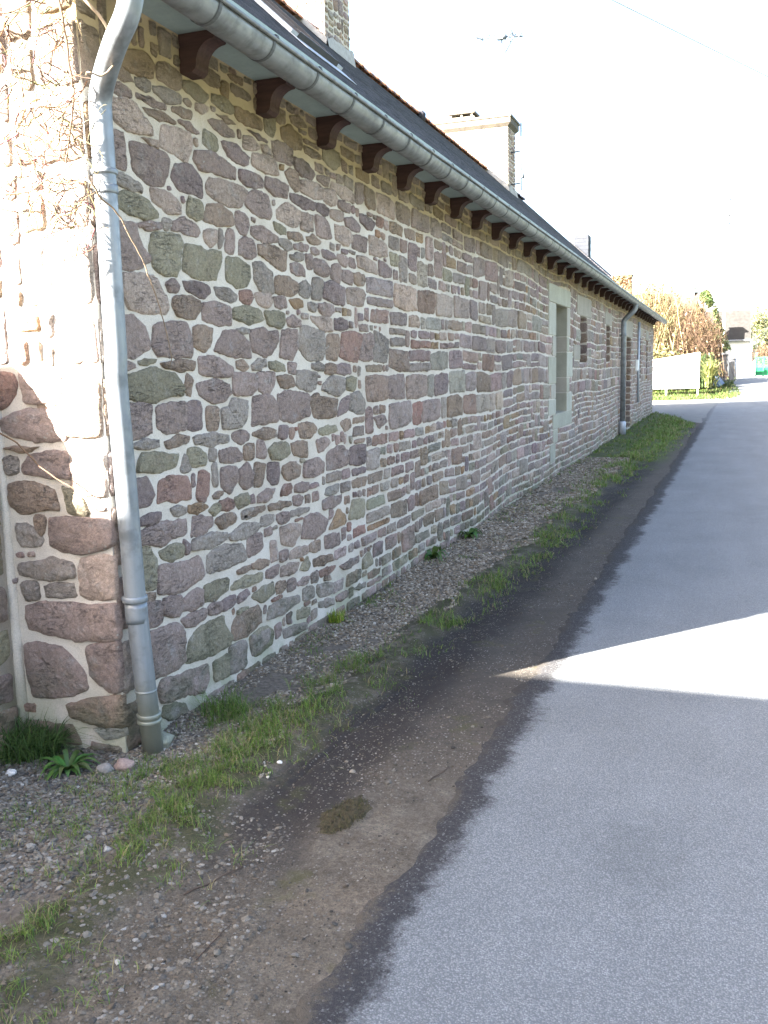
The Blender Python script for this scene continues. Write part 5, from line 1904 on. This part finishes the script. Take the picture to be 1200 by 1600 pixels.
VB = (0.13, 0.085, 0.055)
stems = [
    [(-2.50, 3.14, 3.12), (-2.40, 3.10, 3.02), (-2.375, 3.11, 2.77), (-2.37, 3.11, 2.67), (-2.41, 3.11, 2.49), (-2.44, 3.11, 2.38)],
    [(-2.30, 3.02, 3.05), (-2.21, 3.02, 2.95), (-2.195, 3.09, 2.90), (-2.19, 3.14, 2.84), (-2.19, 3.13, 2.775), (-2.195, 3.06, 2.71), (-2.21, 3.0, 2.705), (-2.26, 3.05, 2.72)],
    [(-2.48, 3.08, 2.42), (-2.36, 3.03, 2.37), (-2.22, 2.97, 2.32), (-2.22, 3.04, 2.27), (-2.215, 3.12, 2.23), (-2.21, 3.19, 2.15), (-2.21, 3.27, 2.06), (-2.22, 3.38, 1.89), (-2.25, 3.49, 1.72), (-2.27, 3.51, 1.65)],
    [(-2.90, 3.12, 2.36), (-2.76, 3.10, 2.345), (-2.61, 3.09, 2.335), (-2.50, 3.08, 2.37), (-2.42, 3.07, 2.39)],
    [(-2.98, 3.06, 1.45), (-2.85, 3.07, 1.40), (-2.75, 3.08, 1.35), (-2.63, 3.09, 1.24), (-2.51, 3.10, 1.17), (-2.42, 3.12, 1.13)],
    [(-2.95, 3.14, 3.06), (-2.78, 3.10, 3.03), (-2.62, 3.11, 3.01), (-2.46, 3.10, 3.06), (-2.35, 3.08, 3.12)],
]
for i, s in enumerate(stems):
    m2 = MB()
    P = smooth_path(s, 7)
    n = len(P)
    P = [p + Vector((noise.noise((p.x * 30, p.z * 30, i)), noise.noise((p.y * 30, p.z * 30, i + 7)), noise.noise((p.x * 25, p.y * 30, i + 3)))) * 0.006 for p in P]
    m2.tube(P, [(0.0065 if i < 2 else 0.0048) * (1 - 0.65 * k / n) for k in range(n)], 7, (0.26, 0.19, 0.13) if i in (1, 2) else VB)
    vine_part("stem", m2)
m2 = MB()
r5 = random.Random(5)
for i in range(190):
    if i < 150:
        x = r5.uniform(-2.98, -2.42); z = r5.choice([r5.uniform(2.2, 3.1), r5.uniform(2.45, 3.1)])
    else:
        x = r5.uniform(-2.5, -2.33); z = r5.uniform(2.1, 2.75)
    p = Vector((x, r5.uniform(3.10, 3.17), z))
    d = Vector((r5.uniform(-1, 1), r5.uniform(-.5, .1), r5.uniform(-1.1, .5))).normalized()
    P = [p.copy()]
    for k in range(r5.randint(5, 12)):
        d = (d + Vector((r5.uniform(-.45, .45), r5.uniform(-.35, .3), r5.uniform(-.5, .4)))).normalized()
        p = p + d * 0.022
        p.y = min(p.y, 3.175)
        P.append(p.copy())
    m2.tube(P, [0.0030 * (1 - 0.7 * k / len(P)) for k in range(len(P))], 5, tuple(q * r5.uniform(.6, 1.3) for q in VB))
o = vine_part("twigs", m2)

# ------------------------------------------------------------------ neighbour behind the viewer, whose roof shades the foreground
nb = tag(empty("neighbour_house", (-8, -2.4, 0)), "plain rendered house standing behind the viewer across the yard", "house")


def npart(name, m2, mats, parent=None, sm=False):
    o = m2.build(name, mats, None, sm)
    o.parent = parent or nb
    if parent is None:
        o.matrix_parent_inverse = Matrix.Translation((8, 2.4, 0))
    return o


YR, RZ = -2.36, 5.0
m2 = MB()
x0, x1, ya, yb, ez = -13.0, -2.7, YR - 2.0, YR + 2.0, 3.0
m2.add([(x0, ya, -.05), (x1, ya, -.05), (x1, yb, -.05), (x0, yb, -.05), (x0, ya, ez), (x1, ya, ez), (x1, yb, ez), (x0, yb, ez), (x0, YR, RZ - .05), (x1, YR, RZ - .05)],
       [(0, 1, 5, 4), (2, 3, 7, 6), (1, 2, 6, 9, 5), (3, 0, 4, 8, 7)])
npart("wall", m2, M['render'])
m2 = MB()
for s in (-1, 1):
    yo = YR + s * 2.15
    v = [(x0 - .1, yo, ez - .15), (x1 + .1, yo, ez - .15), (x1 + .1, YR, RZ), (x0 - .1, YR, RZ), (x0 - .1, yo, ez - .22), (x1 + .1, yo, ez - .22), (x1 + .1, YR, RZ - .07), (x0 - .1, YR, RZ - .07)]
    m2.add(v, [(0, 1, 2, 3), (7, 6, 5, 4), (0, 4, 5, 1), (1, 5, 6, 2), (3, 7, 4, 0)])
npart("roof", m2, M['slate'])
m2 = MB(); m2.box(-6.6, -5.7, yb - 0.02, yb + 0.03, 0.9, 2.2); m2.box(-10.6, -9.7, yb - 0.02, yb + 0.03, 0.9, 2.2)
npart("window", m2, M['glass'])

# ------------------------------------------------------------------ things beyond the house
def T(x, y):
    return float(terrain(x, y))


def eparts(root, items):
    for o in items:
        o.parent = root
        o.matrix_parent_inverse = Matrix.Translation(-root.location)


# white board on posts
wb = tag(empty("white_board", (-2.4, 50, T(-2.4, 50))), "large blank white board on short posts at the junction", "board")
m2 = MB()
v = [(-4.6, 50.0, 0.46), (-1.30, 50.0, 0.46), (-1.30, 50.0, 2.26), (-4.6, 50.0, 1.80)]
v2 = [(x, y + 0.05, z) for x, y, z in v]
m2.add(v + v2, [(0, 1, 2, 3), (7, 6, 5, 4), (0, 4, 5, 1), (1, 5, 6, 2), (2, 6, 7, 3), (3, 7, 4, 0)])
pn = m2.build("panel", M['white'], None, False)
posts = []
for x, z in ((-1.36, 0.46), (-2.9, 0.46), (-4.4, 0.46)):
    m2 = MB(); m2.box(x - .035, x + .035, 50.051, 50.12, T(x, 50) - 0.05, 1.7)
    posts.append(m2.build("post", M['white'], None, False))
eparts(wb, [pn] + posts)


def shrub(name, cx, cy, rx_, ry_, h, n, seg, cols, seed, label, cat, wid=0.03, splay=0.8, leafcols=None, nleaf=0, leafsize=0.09, z0=None, base_r=0.35, lo=0.1):
    """many tapering twigs that fan out from the stool, with leaves set on and between them"""
    r = np.random.RandomState(seed)
    zg = T(cx, cy) if z0 is None else z0
    root = tag(empty(name, (cx, cy, zg)), label, cat)
    a = r.uniform(0, 2 * np.pi, n); sp = np.sqrt(r.uniform(0, 1, n)) * splay
    lh = h * r.uniform(.55, 1.05, n)
    bx = cx + rx_ * base_r * r.normal(0, 1, n); by_ = cy + ry_ * base_r * r.normal(0, 1, n)
    tx = cx + np.cos(a) * rx_ * sp * 1.05; ty = cy + np.sin(a) * ry_ * sp * 1.05
    top = zg + lh * (1 - 0.45 * sp ** 2)
    K = seg + 1
    ts = np.linspace(lo, 1, K)
    pts = np.zeros((n, K, 3))
    for i, t in enumerate(ts):
        pts[:, i, 0] = bx + (tx - bx) * t ** 1.3 + r.normal(0, .03, n) * h * .3 * t
        pts[:, i, 1] = by_ + (ty - by_) * t ** 1.3 + r.normal(0, .03, n) * h * .3 * t
        pts[:, i, 2] = zg + (top - zg) * t ** .85
    az = r.uniform(0, np.pi, n)
    sd = np.stack([np.cos(az), np.sin(az) * .5, np.zeros(n)], 1)
    w = wid * r.uniform(.5, 1.2, n)
    V = np.zeros((n, K, 2, 3))
    for i in range(K):
        k = (w * (1 - .85 * i / seg))[:, None]
        V[:, i, 0] = pts[:, i] - sd * k; V[:, i, 1] = pts[:, i] + sd * k
    b = (np.arange(n) * K * 2)[:, None]
    F = np.concatenate([b + np.array([[2 * i, 2 * i + 1, 2 * i + 3, 2 * i + 2]]) for i in range(seg)])
    pal = np.array(cols)
    c = pal[r.randint(0, len(pal), n)] * r.uniform(.7, 1.25, (n, 1))
    br = np_mesh("branches", V.reshape(-1, 3), [F], M['bark'], None, True, np.repeat(c, K * 2, 0))
    ch = [br]
    if nleaf:
        ti = r.randint(0, n, nleaf); t = r.uniform(.35, 1.0, nleaf)
        j = np.clip((t * seg).astype(int), 0, seg - 1)
        p = pts[ti, j] + (pts[ti, j + 1] - pts[ti, j]) * r.uniform(0, 1, (nleaf, 1)) + r.normal(0, .12, (nleaf, 3)) * np.array([rx_, ry_, h * .3]) * .35
        ch.append(leaves("foliage", p, leafsize, leafcols, r))
    eparts(root, ch)
    return root


def leaves(name, p, size, cols, r):
    n = len(p)
    u = r.normal(0, 1, (n, 3)); u /= np.linalg.norm(u, axis=1)[:, None]
    q = r.normal(0, 1, (n, 3)); w = np.cross(u, q); w /= np.linalg.norm(w, axis=1)[:, None]
    s = (size * r.uniform(.5, 1.3, n))[:, None]
    V = np.stack([p - u * s, p + w * s * .45, p + u * s, p - w * s * .45], 1)
    F = (np.arange(n) * 4)[:, None] + np.array([[0, 1, 2, 3]])
    pal = np.array(cols)
    c = pal[r.randint(0, len(pal), n)] * r.uniform(.65, 1.3, (n, 1))
    return np_mesh(name, V.reshape(-1, 3), [F], M['leaf'], None, False, np.repeat(c, 4, 0))


TAN = [(0.10, 0.066, 0.034), (0.078, 0.053, 0.03), (0.12, 0.09, 0.05)]
RED = [(0.088, 0.054, 0.036), (0.108, 0.07, 0.045), (0.08, 0.053, 0.036)]
OLV = [(0.045, 0.045, 0.016), (0.07, 0.06, 0.023), (0.028, 0.034, 0.013), (0.09, 0.072, 0.03)]
GRN = [(0.04, 0.065, 0.02), (0.065, 0.09, 0.03), (0.03, 0.05, 0.018)]
shrub("bare_shrub", -4.3, 56.5, 2.8, 2.0, 6.2, 4200, 5, TAN + [(0.30, 0.27, 0.13)], 201, "tall tan leafless shrub behind the white board, left half of the thicket", "shrub", .03, .8, OLV + TAN, 7000, .10)
shrub("bare_shrub", -2.15, 56.8, 2.2, 1.9, 5.0, 4000, 5, RED + TAN[:1], 203, "reddish brown twiggy shrub arching towards the road beside the ivy pole", "shrub", .03, .95, RED + OLV + TAN, 7000, .09)
shrub("evergreen_shrub", -3.6, 53.6, 2.3, 1.3, 2.5, 900, 4, OLV, 205, "dense olive green shrub close behind the white board", "shrub", .02, .95, OLV + [(0.30, 0.26, 0.10)], 6500, .11)
shrub("evergreen_shrub", -1.12, 54.2, 0.75, 0.9, 2.1, 380, 4, GRN, 207, "small dark shrub filling the gap right of the white board", "shrub", .02, .9, GRN + OLV[:1], 2300, .10)
# spiky plant
r = np.random.RandomState(31)
n = 240
P = np.stack([-0.85 + r.normal(0, .10, n), 52.4 + r.normal(0, .1, n), T(-0.85, 52.4) + r.uniform(.25, 1.0, n)], 1)
yc_ = np.array([(0.19, 0.20, 0.07), (0.27, 0.25, 0.10), (0.12, 0.15, 0.05)])[r.randint(0, 3, n)]
yu = blades("yucca", P, r.uniform(.5, 1.05, n), r.uniform(.04, .07, n), yc_, 32, .8)
tag(yu, "yellow green spiky plant with arching leaves right of the white board", "plant")

# old pole clad in ivy
ip = tag(empty("ivy_pole", (-1.42, 57.4, T(-1.42, 57.4))), "dark timber pole with a bracket on top wrapped in ivy", "pole")
m2 = MB(); m2.tube([(-1.42, 57.4, T(-1.4, 57.4) - .1), (-1.42, 57.4, 6.3), (-1.44, 57.4, 7.45)], [.10, .06, .025], 10, (0.16, 0.14, 0.13))
a1 = m2.build("pole", M['bark'], None, True, True)
m2 = MB()
m2.tube([(-1.42, 57.4, 6.15)] + [(-1.20 + 0.16 * math.cos(a), 57.4, 6.42 + 0.16 * math.sin(a)) for a in np.linspace(math.pi, -math.pi * .8, 14)], .022, 6)
m2.tube([(-1.42, 57.4, 6.45), (-1.05, 57.38, 6.5)], .015, 6)
a2 = m2.build("bracket", M['dark'], None, True)
r = np.random.RandomState(41)
n = 6500
zz = r.uniform(0, 1, n) ** 1.2
wv = (1 - zz) ** .8 * 1.05 + .16
an = r.uniform(0, 2 * np.pi, n); rd = np.sqrt(r.uniform(0.1, 1, n))
p = np.stack([-1.30 + .30 * (1 - zz) + np.cos(an) * rd * wv, 57.4 + np.sin(an) * rd * wv, 2.4 + zz * 3.4], 1)
k = fbm(p[:, 0] * 2.2, p[:, 2] * 2.2, 43) > 0.42
a3 = leaves("ivy", p[k], .12, [(0.06, 0.10, 0.03), (0.12, 0.14, 0.05), (0.20, 0.19, 0.08), (0.035, 0.055, 0.02)], r)
eparts(ip, [a1, a2, a3])

# utility pole, bleached by the sun, with four stacked insulators
up_ = tag(empty("utility_pole", (-0.25, 62, T(-.25, 62))), "pale concrete utility pole with stacked insulators behind the ivy pole", "pole")
m2 = MB(); m2.tube([(-.25, 62, T(-.25, 62) - .1), (-.22, 62, 11.6)], [.09, .05], 10)
b1 = m2.build("pole", M['white'], None, True)
ch = [b1]
for z in (11.45, 11.0, 10.55, 10.1):
    m2 = MB(); m2.tube([(-.17, 61.93, z - .06), (-.14, 61.92, z - .02), (-.14, 61.92, z + .06)], [.03, .09, .06], 8)
    ch.append(m2.build("insulator", M['dark'], None, True))
m2 = MB(); m2.tube([(-.25, 61.9, 11.15), (-.75, 61.9, 11.02), (-1.3, 61.9, 10.95)], .032, 6)
ch.append(m2.build("arm", M['aerial'], None, True))
eparts(up_, ch)

# pale blue sheet leaning on the bank
m2 = MB()
v = [(-.98, 55.6, .55), (-.40, 55.3, .42), (-.12, 55.6, .60), (-.62, 56.1, 1.28), (-.95, 56.0, 1.0)]
n = len(v)
v2 = [(x + .03, y + .06, z - .02) for x, y, z in v]
m2.add(v + v2, [tuple(range(n)), tuple(range(2 * n - 1, n - 1, -1))] + [(k, n + k, n + (k + 1) % n, (k + 1) % n) for k in range(n)])
tag(m2.build("plastic_sheet", M['sheet'], None, False), "pale blue tilted sheet lying on the grass bank before the block pillar", "sheet")

# gate pillars, gates
def pillar(x0, x1, y0, y1, z1, label, caps=True):
    z0 = T((x0 + x1) / 2, y0) - .05
    root = tag(empty("gate_pillar", ((x0 + x1) / 2, y0, z0)), label, "gate pillar", "block pillars by the gate")
    m2 = MB(); z = z0; k = 0
    while z < z1 - .02:
        zz = min(z + .22, z1)
        e = .008 * (k % 2)
        m2.box(x0 + e, x1 - e, y0 + e, y1 - e, z + .006, zz)
        m2.box(x0 + .015, x1 - .015, y0 + .015, y1 - .015, z, z + .006)
        z = zz; k += 1
    a = m2.build("shaft", M['block'], None, False)
    m2 = MB(); slab(m2, x0 - .05, x1 + .05, y0 - .05, y1 + .05, z1, z1 + .09, .02)
    eparts(root, [a, m2.build("cap", M['block'], None, False)])
    return root


pillar(-.46, .02, 61.6, 62.2, 2.16, "taller grey block gate pillar beside the bushes")
pillar(.12, .44, 62.9, 63.3, 1.9, "shorter grey block gate pillar right of the taller one")
m2 = MB(); m2.tube([(.50, 63.0, T(.5, 63) - .05), (.50, 63.0, 2.15)], .04, 8)
tag(m2.build("gate_post", M['steel'], None, True), "thin dark steel post next to the shorter block pillar", "post")
m2 = MB(); m2.tube([(.66, 66.5, T(.66, 66) - .05), (.66, 66.5, 1.9)], .045, 8)
tag(m2.build("gate_post", M['steel'], None, True), "thin steel post carrying the white gate", "post")
wg = tag(empty("white_gate", (.75, 68.5, T(.8, 68.5))), "closed white solid gate before the pale house", "gate")
m2 = MB(); m2.box(.75, 1.74, 68.5, 68.56, T(1, 68.5) + .05, 1.78)
q1 = m2.build("panel", M['white'], None, False)
m2 = MB()
for x in (.74, 1.73): m2.box(x - .05, x + .05, 68.45, 68.61, T(1, 68.5) - .05, 1.85)
for x in (1.0, 1.24, 1.48): m2.box(x - .015, x + .015, 68.485, 68.499, T(1, 68.5) + .08, 1.74)
q2 = m2.build("frame", M['white'], None, False)
eparts(wg, [q1, q2])
gg = tag(empty("green_gate", (1.9, 69.5, T(2, 69.5))), "green mesh gate at the right edge beyond the white gate", "gate")
zb = T(2.2, 69.5)
m2 = MB()
for x in (1.84, 2.35, 2.86, 3.37): m2.box(x - .045, x + .045, 69.46, 69.54, zb - .05, 2.12)
for z in (zb + .12, 1.45, 2.04): m2.box(1.885, 3.33, 69.475, 69.525, z - .035, z + .035)
q1 = m2.build("frame", M['green'], None, False)
m2 = MB()
for k in range(28): m2.box(1.9 + k * .05, 1.912 + k * .05, 69.49, 69.51, zb + .155, 2.0)
q2 = m2.build("bars", M['green'], None, False)
m2 = MB(); m2.box(1.885, 3.33, 69.53, 69.55, zb + .1, zb + .62)
q3 = m2.build("kick_panel", M['green'], None, False)
eparts(gg, [q1, q2, q3])

# far house by the road
fh = tag(empty("far_house", (.7, 75, T(.7, 75))), "small white walled house with a grey roof at the far end of the road", "house")
z0 = T(.7, 75)
m2 = MB(); m2.box(-5.0, 1.72, 75, 80, z0 - .05, 3.45)
m2.add([(1.72, 75, 3.45), (1.72, 80, 3.45), (1.72, 77.5, 5.5), (-5, 75, 3.45), (-5, 80, 3.45), (-5, 77.5, 5.5)], [(0, 1, 2), (5, 4, 3)])
w1 = m2.build("wall", M['render'], None, False)
m2 = MB()
for s in (-1, 1):
    yo = 77.5 + s * 2.75
    v = [(-5.1, yo, 3.42), (1.60, yo, 3.42), (1.60, 77.5, 5.68), (-5.1, 77.5, 5.68)]
    v2 = [(x, y, z - .1) for x, y, z in v]
    m2.add(v + v2, [(0, 1, 2, 3), (7, 6, 5, 4), (0, 4, 5, 1), (1, 5, 6, 2), (2, 6, 7, 3), (3, 7, 4, 0)])
w2 = m2.build("roof", M['roofgrey'], None, False)
m2 = MB(); m2.tube([(-5.1, 74.68, 3.36), (1.72, 74.68, 3.36)], .07, 8)
for x in (.05, 1.62): m2.box(x - .04, x + .04, 74.66, 74.72, 3.05, 3.3)
w3 = m2.build("gutter", M['zinc'], None, False)
eparts(fh, [w1, w2, w3])

# house hidden behind the thicket
hh = tag(empty("hidden_house", (-5, 68, T(-5, 68))), "house with a long tan roof showing above the thicket", "house")
m2 = MB(); m2.box(-12, -2.3, 68, 75, .4, 3.6)
w1 = m2.build("wall", M['render'], None, False)
m2 = MB()
for s in (-1, 1):
    yo = 71.5 + s * 3.7
    v = [(-12.2, yo, 3.5), (-2.1, yo, 3.5), (-2.1, 71.5, 6.78), (-12.2, 71.5, 6.78)]
    v2 = [(x, y, z - .1) for x, y, z in v]
    m2.add(v + v2, [(0, 1, 2, 3), (7, 6, 5, 4), (0, 4, 5, 1), (1, 5, 6, 2), (2, 6, 7, 3), (3, 7, 4, 0)])
w2 = m2.build("roof", M['rooftan'], None, False)
m2 = MB(); m2.box(-8.0, -6.72, 71.0, 72.0, 5.9, 8.15)
slab(m2, -8.06, -6.66, 70.94, 72.06, 8.15, 8.27, .03)
r = np.random.RandomState(51)
w3 = m2.build("chimney", M['brick'], None, False)
m2 = MB(); m2.box(-3.1, -2.35, 71.1, 71.9, 6.2, 7.05); slab(m2, -3.2, -2.25, 71.0, 72.0, 7.05, 7.17, .02)
w4 = m2.build("chimney", M['cement'], None, False)
p = np.stack([r.uniform(-8.1, -6.65, 900), np.full(900, 70.93) - r.uniform(0, .12, 900), r.uniform(6.2, 8.2, 900)], 1)
lv = leaves("creeper", p, .10, [(0.22, 0.13, 0.08), (0.16, 0.14, 0.07), (0.30, 0.2, 0.12)], r)
eparts(hh, [w1, w2, w3, w4, lv])

# white gable with a slate hung chimney beyond the ridge
wgh = tag(empty("gabled_house", (-13.1, 84, T(-13.1, 84))), "white rendered gable with a slate clad chimney rising behind the stone house roof", "house")
m2 = MB()
xa, xr, xb2 = -18.9, -13.1, -7.3
pz = 12.4; ez = pz - (xb2 - xr) * .92
gy_ = [(xa, 0), (xb2, 0), (xb2, ez), (xr, pz), (xa, ez)]
v = [(x, 84, z) for x, z in gy_] + [(x, 98, z) for x, z in gy_]
m2.add(v, [(0, 1, 2, 3, 4), (9, 8, 7, 6, 5), (1, 6, 7, 2), (0, 4, 9, 5)])
w1 = m2.build("wall", M['render'], None, False)
m2 = MB()
for s in (-1, 1):
    xo = xr + s * 6.1; zo = pz - 6.1 * .92
    v = [(xr, 83.8, pz + .14), (xr, 98.2, pz + .14), (xo, 98.2, zo + .14), (xo, 83.8, zo + .14)]
    v2 = [(x, y, z - .12) for x, y, z in v]
    m2.add(v + v2, [(0, 1, 2, 3), (7, 6, 5, 4), (0, 4, 5, 1), (1, 5, 6, 2), (2, 6, 7, 3), (3, 7, 4, 0)])
w2 = m2.build("roof", M['slate'], None, False)
m2 = MB()
for k in range(7):
    z = 10.9 + k * .315
    m2.box(-12.84 - .012 * (k % 2), -11.66 + .012 * (k % 2), 84.5, 86.2, z, z + .30)
m2.box(-12.80, -11.70, 84.54, 86.16, 10.8, 13.13)
w3 = m2.build("chimney", mat_plain("hung slate", (0.034, 0.037, 0.045), 0.8, var=0.2, scale=5), None, False)
eparts(wgh, [w1, w2, w3])

# trees and bushes at the far right
def tree(cx, cy, h, rad, n, cols, seed, label, gaps=.45, trunk=(0.13, 0.11, 0.09)):
    r = np.random.RandomState(seed)
    zg = T(cx, cy)
    root = tag(empty("tree", (cx, cy, zg)), label, "tree")
    m2 = MB()
    m2.tube([(cx, cy, zg - .1), (cx + .05, cy, zg + h * .45), (cx, cy + .1, zg + h * .92)], [.14, .09, .02], 8, trunk)
    tips = []
    for k in range(16):
        a = r.uniform(0, 2 * np.pi); z = zg + h * r.uniform(.25, .85)
        l = rad * r.uniform(.6, 1.1)
        e = (cx + math.cos(a) * l, cy + math.sin(a) * l, z + l * r.uniform(.2, .9))
        m2.tube([(cx, cy, z), ((cx + e[0]) / 2, (cy + e[1]) / 2, (z + e[2]) / 2 - .05), e], [.035, .025, .008], 5, trunk)
        tips.append(e)
    tk = m2.build("trunk", M['bark'], None, True, True)
    tips = np.array(tips)
    p = tips[r.randint(0, len(tips), n)] + r.normal(0, 1, (n, 3)) * np.array([rad * .26, rad * .26, h * .07])
    lf = leaves("crown", p, .12, cols, r)
    eparts(root, [tk, lf])
    return root


tree(2.3, 82, 5.4, .75, 1500, [(0.10, 0.13, 0.05), (0.16, 0.17, 0.07), (0.22, 0.2, 0.1)], 301, "slim ivy grown tree right of the far white house")
tree(3.6, 84, 4.6, .9, 1300, [(0.14, 0.15, 0.06), (0.2, 0.18, 0.09)], 303, "thin pale tree at the right edge behind the green gate")
shrub("bare_shrub", 3.0, 73.5, 1.5, 1.2, 2.6, 900, 4, RED + TAN, 305, "orange brown bush behind the green gate", "shrub", .03, .9, RED + OLV[1:2], 1500, .10)

# ------------------------------------------------------------------ aerial and overhead line
ta = tag(empty("television_aerial", (-6.9, 28.5, 8.9)), "thin television aerial on a tall mast above the wide chimney", "aerial")
m2 = MB(); m2.tube([(-6.5, 28.6, 8.3), (-6.5, 28.55, 11.3)], .017, 6)
p1 = m2.build("mast", M['aerial'], None, True)
m2 = MB()
m2.tube([(-7.42, 28.5, 11.36), (-5.88, 28.55, 11.22)], .026, 6)
for k in range(10):
    t = k / 9
    x = -7.38 + 1.42 * t; z = 11.357 - .128 * t
    l = .09 + .05 * (k % 2) + .06 * t
    m2.tube([(x - .12 * l, 28.52 - l, z - l * .7), (x + .12 * l, 28.52 + l, z + l * .7)], .017, 4)
m2.tube([(-7.45, 28.4, 11.52), (-7.02, 28.4, 11.22)], .026, 5)
m2.tube([(-6.14, 28.5, 11.24), (-6.34, 28.45, 11.68)], .026, 5)
m2.tube([(-6.14, 28.5, 11.24), (-6.38, 28.45, 10.82)], .026, 5)
m2.box(-6.62, -6.36, 28.44, 28.58, 11.2, 11.33)
p2 = m2.build("boom", M['aerial'], None, True)
eparts(ta, [p1, p2])

A_ = Vector((-7.0, 6.2, 7.75)); B_ = Vector((6.1, 25.15, 5.1))
m2 = MB()
pts = []
for k in range(41):
    t = k / 40
    p = A_.lerp(B_, t); p.z -= 0.5 * 4 * t * (1 - t) * 0.12
    pts.append(p)
m2.tube(pts, .008, 6)
tag(m2.build("overhead_cable", M['steel'], None, True), "thin overhead cable crossing the bright sky above the road", "cable")
sp_ = tag(empty("cable_post", (6.1, 25.15, 0)), "timber post across the road that carries the overhead cable", "post")
m2 = MB(); m2.tube([(6.1, 25.2, -.1), (6.1, 25.2, 5.6)], [.11, .08], 10, (0.2, 0.17, 0.14))
eparts(sp_, [m2.build("pole", M['bark'], None, True, True)])
